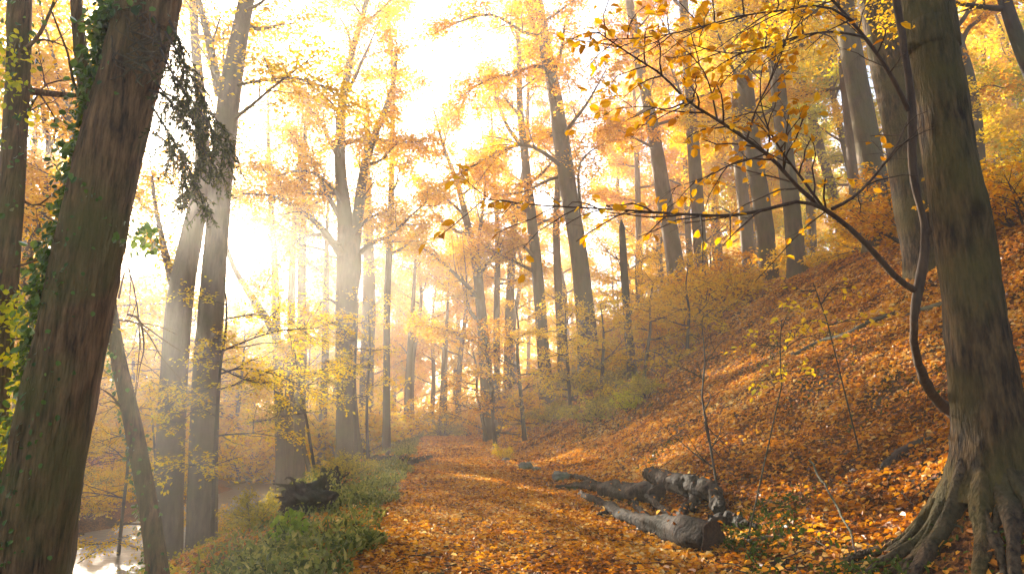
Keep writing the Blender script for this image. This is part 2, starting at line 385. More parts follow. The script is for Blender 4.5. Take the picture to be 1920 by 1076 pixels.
def trunk_line(px, D, top=6.0):
    """pixel polyline (top to bottom order: first is the lowest) -> world points + radii, carried down to the ground and up past the frame"""
    pts = [P(a, b, D) for a, b, _ in px]; rad = [RAD(a, b, D, c) for a, b, c in px]
    p0 = pts[0]; g0 = float(gz(p0[0], p0[1]))
    if p0[2] > g0 - .2:
        d = nrm(pts[0] - pts[1]); d = d if d[2] < -.3 else -UP
        t = (p0[2] - g0 + .35) / max(-d[2], .3); q = p0 + d * t
        pts.insert(0, q); rad.insert(0, rad[0] * (1 + min(.25, .03 * t)))
    if top > 0:
        d = nrm(nrm(pts[-1] - pts[-2]) + UP * .4); pts.append(pts[-1] + d * top); rad.append(rad[-1] * .3)
    return np.array(pts), np.array(rad)

def flare(pts, rad, k=.35, h=.9):
    z = pts[:, 2] - pts[0, 2]; return rad * (1 + k * np.exp(-np.maximum(z, 0) / h))

TREE_N = [0]
def tree(name, label, cat, D, px, mat, leaf, limbs=8, cb=7., L=4.5, e=(.1, 1.0), top=6., opts=None, px_limbs=(), group=None, sides=14, seed=None, extra=None, flute=.035, tmax=.97, rough=0., nseg=None):
    TREE_N[0] += 1; seed = seed if seed is not None else 100 + TREE_N[0]
    g = Grower(seed)
    pts, rad = trunk_line(px, D, top); Ht = np.linalg.norm(np.diff(pts, axis=0), axis=1).sum()
    nseg = nseg or int(np.clip(Ht / .35, 12, 70))
    both = smooth_line(np.c_[pts, rad], nseg); pts, rad = both[:, :3], np.maximum(both[:, 3], .004)
    rad = flare(pts, rad, opts.get('flare', .35) if opts else .35)
    base = pts[0] + UP * .35; base[2] = float(gz(base[0], base[1]))
    t = thing(name, label, cat, base, group)
    MB().tubes(pts, rad, sides, flute=flute, seed=seed, rough=rough).build('trunk', M[mat], t)
    for d in px_limbs: g.limb_px(*d[0:3], **(d[3] if len(d) > 3 else {}))
    o = dict(opts or {})
    zb = base[2] + cb; ztop = pts[-1, 2]; az = g.g.uniform(0, 6.28)
    if limbs and ztop > zb:
        for k in range(limbs):
            f = (k + g.g.uniform(0, .8)) / limbs * tmax; z = zb + (ztop - zb) * f; i = int(np.clip(np.searchsorted(pts[:, 2], z), 1, len(pts) - 1))
            az += 2.4 + g.g.normal(0, .35); el = e[0] + (e[1] - e[0]) * f + g.g.normal(0, .12)
            d = np.array((math.cos(az) * math.cos(el), math.sin(az) * math.cos(el), math.sin(el)))
            ll = L * (1 - .55 * f) * g.g.uniform(.7, 1.2)
            g.limb(pts[i], d, ll, min(rad[i] * .5, .035 + .018 * ll), rise=o.get('rise', .35))
    if g.limbs:
        outs, lv = g.foliage(o)
        bm = M[o.get('limb_mat', mat)]
        for mb in outs: mb.build('limb', bm, t)
        if lv.n: lv.build('crown', M[leaf], t, smooth=False)
    t['_pts'] = 0
    return t, pts, rad

def surface_leaves(mb, pts, rad, n, g, size, t0=0, t1=1, side=None, spread=1.2, out=.06, hang=.6):
    """ivy: leaves on the outside of a trunk; side = direction of the thickest cover"""
    t = g.uniform(t0, t1, n)[None]; p, tg = interp_poly(pts[None], t); p, tg = p[0], tg[0]
    r = np.interp(t[0], np.linspace(0, 1, len(rad)), rad)
    v = g.normal(0, 1, (n, 3))
    if side is not None: v = v + np.asarray(side) * spread
    v = nrm(v - tg * (v * tg).sum(1, keepdims=True))
    p = p + v * (r + np.abs(g.normal(0, out, n)) + .005)[:, None]
    d = nrm(-UP * hang + v * .4 + g.normal(0, .5, (n, 3)))
    mb.leaves(p, d, v + UP * .3 + g.normal(0, .35, (n, 3)), size * g.uniform(.5, 1.3, n), np.clip(g.normal(.5, .25, n), 0, 1), .85, .12, True)
    return mb

FAR = dict(sub=.5, twigs=8, leaves=20, size=.28, twig=.9, scat=.25, twig_tubes=False, ns=3, nl=5)
MID = dict(sub=.36, twigs=9, leaves=22, size=.17, twig=.7, scat=.16, twig_r=.006, sublen=.5)

# ------------------------------------------------------------------ the near trees
# big leaning trunk at the left, ivy up its left side
g0 = np.random.default_rng(5)
t, pts, rad = tree('ivy_clad_tree', 'massive leaning dark brown trunk with ivy along its left side, nearest at left', 'tree', 7.0,
    [(28, 1150, 150), (64, 1000, 130), (120, 700, 122), (165, 480, 114), (214, 260, 107), (264, 60, 104), (290, -60, 108)], 'ivybark', 'ivy', limbs=0, top=7, sides=110, nseg=260, rough=.009,
    px_limbs=[([(195, 330), (172, 250), (160, 180), (148, 90), (140, -10), (130, -120)], 7.2, 27, dict(w1=16))], opts=dict(leaves=2, dens=.3, sub=1.2, twigs=2, size=.07), flute=.02)
mb = MB(); LS = -RT
surface_leaves(mb, pts, rad, 900, g0, .085, .12, .75, LS - fh * .3, 2.2, .05)
surface_leaves(mb, pts, rad, 1000, g0, .08, .22, .52, LS, 3.5, .10)
surface_leaves(mb, pts, rad, 900, g0, .09, .50, .78, LS * .6 - fh * .3, 1.0, .10)
surface_leaves(mb, pts, rad, 120, g0, .05, .10, .35, -fh, 2.5, .01)
for _ in range(16):                                            # tufts that hang free of the bark
    c = P(g0.uniform(90, 135), g0.uniform(420, 560), 6.9); n = 22
    mb.leaves(c + g0.normal(0, .07, (n, 3)), g0.normal(0, 1, (n, 3)) - UP * .5, g0.normal(0, 1, (n, 3)) - fh, .075 * g0.uniform(.6, 1.3, n), g0.uniform(.3, 1, n), .85, .12, True)
for cx, cy_, n in ((268, 452, 34), (255, 438, 20), (190, 60, 60), (180, 100, 60), (175, 140, 50), (200, 30, 60), (120, 560, 30), (100, 610, 30)):
    c = P(cx, cy_, 6.9)
    mb.leaves(c + g0.normal(0, .09, (n, 3)), g0.normal(0, 1, (n, 3)) - UP * .5, g0.normal(0, 1, (n, 3)) - fh, .085 * g0.uniform(.6, 1.3, n), g0.uniform(.2, 1, n), .85, .12, True)
mb.build('ivy', M['ivy'], t, smooth=False)
# dark drooping sprays right of the trunk
sp, br = MB(), MB()
for pl in ([(300, 90), (330, 150), (372, 205), (405, 255), (428, 300)], [(290, 150), (325, 200), (362, 250), (395, 300), (415, 325)], [(285, 200), (310, 240), (345, 300), (370, 350), (385, 385)],
           [(310, 60), (345, 120), (385, 190), (420, 250), (432, 275)], [(280, 170), (320, 180), (360, 215), (380, 260), (378, 310)], [(285, 250), (310, 265), (335, 300), (350, 345), (352, 380)],
           [(318, 40), (335, 75), (345, 110), (350, 160), (340, 200)]):
    D = 6.7 + g0.uniform(-.3, .4); q = smooth_line([P(a, b, D) for a, b in pl], 14); br.tubes(q, np.linspace(.014, .003, 14), 5)
    for k in range(2, 14):
        for _ in range(5):
            d = nrm(np.array((q[k] - q[k - 1])) / .08 * .5 + g0.normal(0, .6, 3) * np.array((1, .6, .7)) - UP * .5); l = g0.uniform(.10, .30)
            s_ = np.array([q[k], q[k] + d * l * .5, q[k] + d * l - UP * .05]); br.tubes(s_, np.array((.004, .003, .002)), 3)
            n = 26; f = g0.random(n)[:, None]; pp = s_[0] + (s_[2] - s_[0]) * f
            dd = nrm(d + g0.normal(0, .55, (n, 3)))
            sp.leaves(pp, dd, g0.normal(0, 1, (n, 3)), g0.uniform(.025, .06, n), np.clip(g0.normal(.4, .25, n), 0, 1), .34, .05)
br.build('drooping_twig', M['dark'], t); sp.build('dark_spray', M['needle'], t, smooth=False)
vb = MB()
for _ in range(26):                                            # bare vines wound over the upper trunk
    a, b0 = g0.uniform(225, 300), g0.uniform(20, 110)
    q = smooth_line([P(a + g0.normal(0, 16), b0 + k * 14, 6.62 + g0.normal(0, .04)) for k in range(5)], 9); vb.tubes(q, np.full(9, g0.uniform(.004, .011)), 5)
vb.build('vine', M['beech'], t)

# slim leaning trunk crossing behind it
t, pts, rad = tree('leaning_tree', 'slim dark ivy-flecked trunk leaning left behind the massive trunk', 'tree', 9.6,
    [(298, 1090, 34), (280, 960, 32), (250, 800, 29), (222, 670, 26), (204, 560, 22), (180, 400, 18)], 'ivybark', 'gold', limbs=0, top=4, sides=36, nseg=120, rough=.004,
    px_limbs=[([(232, 770), (212, 745), (196, 732)], 9.5, 5), ([(222, 600), (255, 605), (280, 630), (300, 665), (320, 690), (340, 712)], 9.3, 4, dict(w1=1)),
              ([(222, 560), (238, 500), (255, 560), (262, 640), (255, 720), (250, 800)], 9.3, 4, dict(w1=1)), ([(240, 590), (262, 600), (270, 650), (262, 690), (254, 745)], 9.2, 5, dict(w1=1))],
    opts=dict(leaves=0, sub=.4, twigs=2, sublen=.3, twig=.2, twig_r=.003))
mb = surface_leaves(MB(), pts, rad, 420, g0, .06, .03, .6, -RT * .8 - fh * .3, 1.2, .02); mb.build('ivy', M['ivy'], t, smooth=False)

# far-left trunk
t, pts, rad = tree('ivy_hung_tree', 'dark upright trunk cut by the left edge, bright leaves beside it', 'tree', 9.2,
    [(-25, 900, 50), (-8, 700, 46), (12, 480, 44), (28, 250, 42), (36, 100, 40), (40, -40, 38)], 'ivybark', 'gold', limbs=4, cb=4.5, L=2.2, top=5, sides=18,
    px_limbs=[([(40, 100), (70, 70), (95, 20), (110, -30)], 9.0, 9), ([(30, 255), (80, 165), (130, 150), (200, 140)], 9.4, 6, dict(w1=1)), ([(25, 500), (60, 490), (80, 460), (78, 430)], 9., 6, dict(w1=1)),
              ([(0, 640), (60, 630), (110, 610), (170, 600)], 9.2, 5, dict(w1=1)), ([(30, 370), (70, 385), (120, 350), (190, 345)], 9.5, 5, dict(w1=1))],
    opts=dict(leaves=4, dens=.6, sub=.4, twigs=4, size=.075, twig=.3, oval=True))
mb = surface_leaves(MB(), pts, rad, 500, g0, .085, .05, .9, -fh * .5, .6, .07)
mb.build('ivy', M['ivy'], t, smooth=False)
mb = MB()
for _ in range(75):
    c = P(g0.uniform(-10, 50) , g0.choice([g0.uniform(560, 700), g0.uniform(700, 900), g0.uniform(60, 300)]), g0.uniform(8.6, 9.6)); n = 12
    mb.leaves(c + g0.normal(0, .09, (n, 3)), g0.normal(0, 1, (n, 3)) - UP * .5, g0.normal(0, 1, (n, 3)) - fh, .085 * g0.uniform(.6, 1.3, n), g0.uniform(0, 1, n), .8, .12, True)
mb.build('climbing_leaves', M['lime'], t, smooth=False)

# twin trunks by the stream
t, pts, rad = tree('twin_tree', 'tall grey beech by the stream, right-hand of the close pair, forked near the top', 'tree', 19.5,
    [(378, 1000, 56), (383, 800, 50), (394, 600, 46), (406, 450, 42), (418, 300, 41), (432, 170, 38), (450, 60, 30), (468, -40, 26)], 'pale', 'gold', limbs=7, cb=15, L=3.5, top=6, sides=20,
    px_limbs=[([(412, 178), (400, 120), (388, 60), (372, 0), (360, -60)], 19.5, 20, dict(w1=9)), ([(440, 222), (475, 195), (510, 165), (550, 135), (590, 104)], 19.2, 8, dict(w1=2, dD=-1)),
              ([(446, 160), (490, 152), (545, 146), (600, 160), (640, 185), (662, 205)], 19., 7, dict(w1=2, dD=-1.5)), ([(462, 20), (490, 5), (515, -20)], 19., 8), ([(415, 300), (405, 250), (420, 180), (418, 60)], 19.9, 8)],
    opts=dict(MID, size=.13, dens=.6, flare=.05))
t, pts, rad = tree('twin_tree', 'grey beech by the stream, left-hand of the close pair, passing behind dark sprays', 'tree', 20.2,
    [(312, 1005, 56), (322, 800, 50), (339, 560, 45), (362, 430, 38), (378, 340, 30), (376, 200, 20), (366, 80, 16), (360, -40, 12)], 'pale', 'gold', limbs=6, cb=15, L=3., top=4, sides=20,
    px_limbs=[([(340, 560), (318, 500), (305, 450), (290, 380), (285, 330)], 20.5, 16, dict(w1=6)), ([(335, 590), (315, 520), (298, 440), (300, 400)], 21., 7, dict(w1=2))], opts=dict(MID, size=.13, dens=.6, flare=.05))

# central forked beech
CB = dict(MID, size=.15, dens=.62, leaves=30)
tree('forked_beech', 'large central beech forking above a straight trunk, russet crown spreading left', 'tree', 32.,
    [(655, 868, 46), (650, 760, 38), (648, 650, 37), (651, 560, 40), (655, 480, 46), (646, 400, 27), (637, 300, 21), (641, 200, 17), (660, 100, 12), (688, 0, 9)], 'beech', 'peach', limbs=13, cb=12.5, L=5.0, e=(.2, 1.), top=5, sides=20,
    px_limbs=[([(662, 470), (672, 400), (680, 330), (690, 290), (708, 240), (735, 170), (745, 90)], 32., 27, dict(w1=6)),
              ([(640, 478), (612, 438), (575, 402), (540, 380), (500, 366), (455, 364)], 31.5, 17, dict(w1=3, dD=-3)),
              ([(668, 478), (700, 455), (735, 438), (765, 410), (800, 378)], 32., 11, dict(w1=2, dD=-2)),
              ([(645, 420), (622, 380), (598, 330), (575, 285), (545, 262)], 32., 12, dict(w1=3)), ([(636, 300), (612, 250), (590, 215), (560, 180)], 32.5, 10, dict(w1=3)),
              ([(664, 440), (690, 410), (715, 400), (740, 390)], 31, 9, dict(w1=2)), ([(635, 610), (600, 600), (570, 625), (535, 660)], 31.5, 6, dict(w1=1)),
              ([(638, 460), (600, 440), (560, 450), (520, 500), (490, 545)], 31, 9, dict(w1=2)), ([(640, 575), (610, 560), (590, 590), (565, 630)], 32, 6, dict(w1=1)),
              ([(685, 310), (715, 300), (745, 270), (790, 265)], 32, 7, dict(w1=2)), ([(645, 380), (600, 330), (555, 320), (510, 330), (470, 300)], 31, 9, dict(w1=2, dD=-2))],
    opts=CB)
tree('slim_tree', 'slim dark trunk just right of the forked beech, yellow leaves at its head', 'tree', 37.,
    [(725, 850, 15), (725, 700, 13), (726, 560, 13), (732, 420, 12), (735, 280, 10), (737, 150, 7), (730, 40, 5)], 'dark', 'yellow', limbs=9, cb=10, L=2.6, top=2, opts=dict(MID, dens=.9))
tree('slender_tree', 'leafy tree right of the path end with a split trunk and arching limbs', 'tree', 43.,
    [(915, 735, 26), (905, 620, 21), (893, 500, 17), (874, 410, 13), (856, 340, 9), (830, 270, 6)], 'beech', 'gold', limbs=8, cb=8, L=4.5, e=(.25, .9), top=3,
    px_limbs=[([(900, 560), (860, 520), (815, 480), (775, 455), (745, 440)], 42, 10, dict(w1=2)), ([(903, 650), (880, 635), (845, 622), (812, 612), (775, 612)], 41.5, 8, dict(w1=2)),
              ([(893, 490), (900, 430), (910, 350), (905, 280)], 43, 9, dict(w1=2)), ([(880, 440), (850, 430), (815, 400), (790, 360)], 43, 8, dict(w1=2)), ([(905, 600), (885, 590), (870, 540), (862, 470)], 43.5, 9, dict(w1=3))],
    opts=dict(MID, size=.17, dens=1.))
tree('slender_tree', 'thin straight trunk close behind the split-trunk tree at the path end', 'tree', 47.,
    [(932, 740, 13), (931, 600, 12), (933, 450, 10), (925, 300, 7)], 'beech', 'gold', limbs=8, cb=9, L=3.5, top=4, opts=dict(MID, size=.18, twig_tubes=False, dens=1.))
tree('slender_tree', 'pale trunk right of the thin straight trunk, faint among yellow leaves', 'tree', 50.,
    [(952, 700, 18), (956, 560, 16), (965, 420, 13), (985, 300, 9), (990, 180, 6)], 'beech', 'orange', limbs=8, cb=9, L=4, top=4, opts=dict(MID, size=.18, twig_tubes=False, dens=1.))
# the slope trees, left to right
tree('slope_beech', 'dark beech left of the tall curved beech, limb sweeping left over the path', 'tree', 42.,
    [(1018, 650, 24), (1010, 540, 21), (998, 420, 19), (985, 300, 16), (975, 200, 12), (972, 80, 9), (965, -20, 7)], 'beech', 'orange', limbs=12, cb=8, L=4.5, e=(.2, .9), top=4,
    px_limbs=[([(1000, 480), (975, 455), (955, 440), (930, 430)], 41.5, 7, dict(w1=2)), ([(975, 270), (950, 235), (930, 180), (915, 120)], 42, 9, dict(w1=3))], opts=dict(MID, dens=.65))
tree('slope_beech', 'narrow trunk between the dark beech and the tall curved beech', 'tree', 46.,
    [(1052, 650, 16), (1047, 540, 15), (1043, 420, 13), (1045, 300, 9), (1035, 180, 6)], 'beech', 'orange', limbs=8, cb=10, L=3.6, top=4, opts=dict(MID, size=.16, dens=.65))
tree('tall_beech', 'tall curved grey-green beech on the bank above the bushes, leaning left at the top', 'tree', 36.,
    [(1106, 700, 42), (1100, 620, 36), (1086, 480, 33), (1070, 380, 31), (1055, 280, 30), (1040, 180, 26), (1022, 80, 20), (1005, -20, 16)], 'beech', 'orange', limbs=12, cb=11, L=4.5, top=6, sides=20,
    px_limbs=[([(1038, 170), (1020, 110), (1000, 50), (985, -20)], 36, 16, dict(w1=8)), ([(1050, 310), (1010, 280), (975, 272), (935, 285), (890, 310), (845, 335), (800, 360)], 35.5, 9, dict(w1=2, dD=-4)),
              ([(1040, 130), (1000, 125), (955, 140), (905, 155), (860, 185)], 35.5, 8, dict(w1=2, dD=-3)), ([(1042, 130), (1052, 95), (1060, 40)], 36, 8, dict(w1=4)), ([(1088, 390), (1085, 320), (1100, 290), (1130, 270)], 36.5, 8, dict(w1=2)),
              ([(1020, 70), (980, 60), (930, 30), (880, 35), (820, 60)], 35, 8, dict(w1=2, dD=-3))], opts=dict(MID, dens=.6))
tree('dead_trunk', 'dark broken-off snag with no crown on the bank right of the tall curved beech', 'dead tree', 30.,
    [(1184, 680, 17), (1176, 590, 15), (1170, 500, 14), (1166, 425, 11), (1165, 412, 3)], 'dark', 'orange', limbs=0, top=0,
    px_limbs=[([(1172, 520), (1160, 490), (1150, 470)], 30, 4, dict(w1=1)), ([(1178, 600), (1190, 570), (1200, 555)], 30, 4, dict(w1=1))], opts=dict(leaves=0, sub=.5, twigs=2))
slope = [
 ('faint thin trunk behind the broken snag, half lost in the mist', 52., [(1200, 600, 14), (1198, 480, 12), (1195, 330, 10), (1190, 200, 7)], 'orange', .6, 'pale'),
 ('leaning grey beech left of the yellow-leaved branch tips, thick at the base', 40., [(1276, 580, 36), (1262, 470, 32), (1244, 370, 29), (1222, 230, 24), (1200, 120, 19), (1180, 0, 15)], 'orange', .45, 'pale'),
 ('straight grey beech just right of the leaning one on the ridge', 38., [(1322, 590, 27), (1314, 480, 25), (1305, 350, 24), (1296, 220, 21), (1288, 100, 18), (1280, -20, 15)], 'gold', .45, 'pale'),
 ('pale trunk left in the close row of three under the golden leaves', 40., [(1404, 500, 24), (1396, 400, 23), (1386, 300, 21), (1380, 180, 18), (1378, 0, 14)], 'gold', .4, 'pale'),
 ('greenish trunk in the middle of the close row of three, slightly leaning', 33., [(1440, 500, 32), (1430, 400, 32), (1415, 300, 31), (1400, 180, 29), (1388, 60, 25), (1380, -40, 22)], 'yellow', .4, 'beech'),
 ('clean straight trunk at the right of the close row of three', 30., [(1494, 500, 33), (1486, 400, 31), (1474, 300, 30), (1461, 180, 28), (1448, 60, 25), (1440, -40, 22)], 'yellow', .4, 'beech'),
 ('thin tilted trunk in the green light beyond the row of three', 47., [(1566, 380, 18), (1550, 320, 17), (1530, 250, 16), (1505, 150, 14), (1490, 40, 10)], 'lime', .8, 'beech'),
 ('second thin trunk in the green light, left of the tilted one', 52., [(1520, 400, 16), (1515, 300, 15), (1500, 200, 13), (1492, 80, 10)], 'lime', .8, 'beech'),
 ('purplish narrow trunk touching the stout grey-brown trunk on its left', 36., [(1606, 400, 24), (1600, 300, 22), (1588, 180, 20), (1575, 60, 17), (1568, -40, 15)], 'gold', .5, 'twig'),
 ('stout grey-brown trunk on the ridge left of the dark curving sapling', 24., [(1648, 430, 52), (1636, 330, 46), (1618, 220, 42), (1600, 120, 39), (1585, 30, 36), (1575, -40, 34)], 'gold', .35, 'beech'),
 ('broad mossy trunk standing directly behind the dark curving sapling', 16., [(1752, 580, 86), (1738, 480, 78), (1716, 380, 74), (1694, 240, 70), (1668, 120, 68), (1648, 20, 64), (1638, -40, 62)], 'gold', .3, 'mossbark'),
]
for lab, D, px, lf, dn, bk in slope:
    tree('slope_beech', lab, 'tree', D, px, bk, lf, limbs=12, cb=9 if D > 34 else 8, L=4.4, e=(.1, .95), top=6, sides=20 if D < 34 else 14, opts=dict(MID, dens=dn * 1.7, size=.15 if D < 40 else .2), group='tall beeches along the ridge')
tree('hillside_tree', 'crooked forked dark trunk on the hillside right of the largest right-hand trunk', 'tree', 27.,
    [(1832, 320, 30), (1826, 220, 26), (1815, 150, 24), (1800, 90, 20), (1786, 40, 17), (1790, -30, 14)], 'beech', 'orange', limbs=6, cb=7, L=4., top=5,
    px_limbs=[([(1800, 90), (1815, 55), (1840, 35), (1860, 10)], 27, 11, dict(w1=4)), ([(1822, 180), (1850, 160), (1880, 165)], 27, 6, dict(w1=2)), ([(1810, 140), (1775, 120), (1765, 90)], 27, 6, dict(w1=2))], opts=dict(MID, dens=.6))
tree('hillside_tree', 'dark trunk in the top right corner leaning out of frame among golden leaves', 'tree', 14.,
    [(2010, 330, 34), (1960, 200, 30), (1915, 90, 26), (1890, 20, 22), (1875, -40, 20)], 'dark', 'gold', limbs=5, cb=4, L=3., top=3, opts=dict(MID, dens=.8, size=.09))

def lump(c, r, seed, sq=(1, 1, 1), rough=.3, n=44, m=26):
    u, v = np.meshgrid(np.linspace(0, 2 * math.pi, n + 1), np.linspace(.001, math.pi - .001, m))
    X, Y, Z = np.cos(u) * np.sin(v), np.sin(u) * np.sin(v), np.cos(v)
    f = 1 + rough * (vnoise(X * 2 + seed, Y * 2 + Z * 2, seed) + .6 * vnoise(X * 5 + Z * 4, Y * 5 + seed, seed + 1) + .35 * vnoise(X * 11 + Z * 9, Y * 11 + seed, seed + 2))
    f[:, -1] = f[:, 0]
    V = np.stack([X * r * sq[0] * f, Y * r * sq[1] * f, Z * r * sq[2] * f], -1) + np.asarray(c)
    i, j = np.meshgrid(np.arange(n), np.arange(m - 1)); b = j * (n + 1) + i
    return V, np.stack([b, b + n + 1, b + n + 2, b + 1], -1)
# big right-hand beech with bare roots
BD = 6.2
t, pts, rad = tree('root_beech', 'large beech trunk at right with exposed clawing roots on the bank', 'tree', BD,
    [(1872, 940, 150), (1864, 860, 118), (1852, 760, 106), (1832, 640, 100), (1812, 480, 95), (1788, 330, 90), (1764, 180, 86), (1742, 50, 82), (1732, -40, 80)], 'mossbark', 'gold', limbs=0, top=9, sides=100, nseg=260, rough=.006, flute=.03)
GB = G(1850, 1000)
bx, by = MOUND[0], MOUND[1]; rg = np.random.default_rng(8)
def root(ang, L, r0, h0, seed, start=None, fork=True):
    """a root leaving the trunk foot towards ang (0 = right, -90 = towards the viewer) and running down over the soil"""
    q = []; a_ = ang
    o_ = np.array((bx, by)) if start is None else np.asarray(start[:2])
    pxy = o_.copy()
    for i in range(12):
        f = i / 11; a_ = ang + 16 * math.sin(seed * 1.9 + f * 4.5) * f + 7 * math.sin(seed + f * 11) * f
        dv = RT[:2] * math.cos(R(a_)) + fh[:2] * math.sin(R(a_))
        if i: pxy = pxy + dv * L / 11
        r = r0 * (1 - .82 * f ** .8) * (1 + .15 * math.sin(seed * 3 + f * 17))
        zg = float(gz(*pxy)); z = zg + r * .35 + h0 * max(0, 1 - f * 2.6) ** 1.6 + .05 * math.sin(seed * 2.2 + f * 9) * f * (1 - f)
        if f > .93: z = zg - r * 1.2
        q.append((*pxy, z, max(r, .007)))
    q = smooth_line(np.array(q), 46)
    MB().tubes(q[:, :3], q[:, 3], 20, flute=.10, seed=seed * 1.7, rough=.003).build('root', M['mossbark' if seed % 3 == 0 else 'root'], t)
    if fork: root(ang + (28 if seed % 2 else -28), L * .55, q[20, 3] * .8, 0., seed + 31, q[20], False)
for i_, (ang, L_, r0, h0) in enumerate([(178, 1.5, .115, .34), (200, 1.7, .12, .36), (222, 1.4, .12, .42), (243, 1.25, .13, .46), (262, 1.1, .12, .42), (284, 1.2, .14, .40), (306, 1.3, .15, .42), (332, 1.4, .17, .45), (150, 1.5, .12, .3), (10, 1.5, .17, .45)]):
    root(ang, L_, r0, h0, i_ + 1)
for k in range(16):                                           # fine side roots
    a0, b0 = rg.uniform(1700, 1860), rg.uniform(860, 990); da, db = rg.normal(-30, 25), rg.uniform(5, 40)
    q = np.array([G(a0, b0) + UP * .012, G(a0 + da * .5 + rg.normal(0, 8), b0 + db * .5) + UP * .03, G(a0 + da, b0 + db) - UP * .01]); q = smooth_line(q, 10)
    MB().tubes(q, np.linspace(.014, .005, 10) * rg.uniform(.6, 1.4), 7).build('root', M['dark'], t)
# dark curving sapling with the long leafy branches
SD = 5.3
g = Grower(77)
stem_px = [(1806, 792, 34), (1792, 778, 30), (1775, 764, 26), (1756, 748, 24), (1733, 712, 20), (1717, 660, 18), (1714, 600, 18), (1722, 545, 21), (1734, 450, 16), (1724, 380, 15), (1711, 320, 18), (1709, 200, 17), (1698, 100, 15), (1682, 10, 14), (1672, -60, 12)]
SB = min(G(1800, 786).dot(fh), 9.)
sd_ = [SD + (SB + .1 - SD) * max(0, 1 - i / 6) ** 1.4 for i in range(len(stem_px))]
pts = np.array([P(a, b, sd_[i]) for i, (a, b, _) in enumerate(stem_px)]); rad = np.array([RAD(a, b, sd_[i], c * .84) for i, (a, b, c) in enumerate(stem_px)])
pts[0, 2] = min(pts[0, 2], float(gz(pts[0, 0], pts[0, 1])) - .08)
both = smooth_line(np.c_[pts, rad], 60); pts, rad = both[:, :3], both[:, 3]
pts[:, :2] += .008 * np.stack([vnoise(np.arange(60) * .7, np.zeros(60), 4), vnoise(np.arange(60) * .7, np.ones(60), 6)], -1); rad = rad * (1 + .12 * vnoise(np.arange(60) * .5, np.zeros(60), 8))
t = thing('curved_sapling', 'thin dark sapling curving up in front of the right trunk, golden leaves on long branches', 'sapling', pts[0])
mb = MB().tubes(pts, rad, 14, flute=.05, seed=3)
mb.tubes(smooth_line([P(1736, 440, SD), P(1744, 430, SD - .02), P(1748, 436, SD - .03)], 4), np.array((.03, .028, .02, .005)), 8)
mb.build('trunk', M['twig'], t)
px_br = [([(1716, 545), (1680, 520), (1640, 475), (1590, 425), (1540, 388), (1495, 350), (1450, 300), (1400, 262), (1345, 225), (1290, 190), (1240, 140), (1190, 108), (1120, 60)], SD, 13, dict(w1=2, dD=-.9, m=26)),
         ([(1545, 392), (1500, 378), (1440, 392), (1370, 404), (1290, 402), (1200, 396), (1100, 390), (1000, 384), (900, 372)], SD - .4, 8, dict(w1=1.5, dD=-.8, m=20)),
         ([(1560, 392), (1600, 370), (1640, 330), (1680, 275), (1700, 230)], SD - .3, 7, dict(w1=3, dD=.2)),
         ([(1704, 208), (1675, 150), (1640, 95), (1600, 45), (1560, 0), (1520, -40)], SD, 10, dict(w1=4, dD=-.3)),
         ([(1540, 385), (1500, 330), (1470, 290), (1440, 240), (1425, 180), (1430, 120)], SD - .4, 6, dict(w1=1.5, dD=-.5)),
         ([(1620, 70), (1560, 60), (1490, 70), (1420, 95), (1360, 100), (1300, 85)], SD - .2, 5, dict(w1=1.5, dD=-.7)),
         ([(1600, 40), (1540, 10), (1470, 20), (1390, 30), (1300, 55), (1220, 70), (1130, 75)], SD - .2, 5, dict(w1=1.5, dD=-.9)),
         ([(1400, 262), (1420, 200), (1450, 140), (1480, 60), (1500, 0)], SD - .6, 4, dict(w1=1.5, dD=-.2)),
         ([(1290, 190), (1250, 205), (1210, 200), (1150, 205)], SD - .8, 4, dict(w1=1)), ([(1450, 300), (1390, 300), (1330, 330), (1270, 350)], SD - .5, 4, dict(w1=1)),
         ([(1345, 225), (1330, 160), (1310, 120), (1260, 70)], SD - .7, 4, dict(w1=1))]
for a in px_br: g.limb_px(a[0], a[1], a[2], **a[3])
lens = [1, .6, .25, .35, 1, 1.2, 1.2, .8, 1, 1, 1.1]
allv = MB()
for k, lim in enumerate(list(g.limbs)):
    h = Grower(500 + k); h.limbs = [lim]
    outs, lv = h.foliage(dict(sub=.13, lift=-.02, rs=.35, t0=.25 if k else .3, sublen=.15, twigs=4, twig=.15, leaves=3, dens=[.62, .25, .12, .25, .55, .5, .45, .35, .6, .55, .6][k], size=.072, lw=.68, oval=True, scat=.012, tumble=.9, twig_r=.0022, nl=8, ns=4, droop=-.12))
    for mb in outs: mb.build('branch', M['twig'], t)
    if lv.n: allv.V += lv.V; allv.F += [f + allv.n for f in lv.F]; allv.A += lv.A; allv.n += lv.n
allv.build('leaves', M['amber'], t, smooth=False)

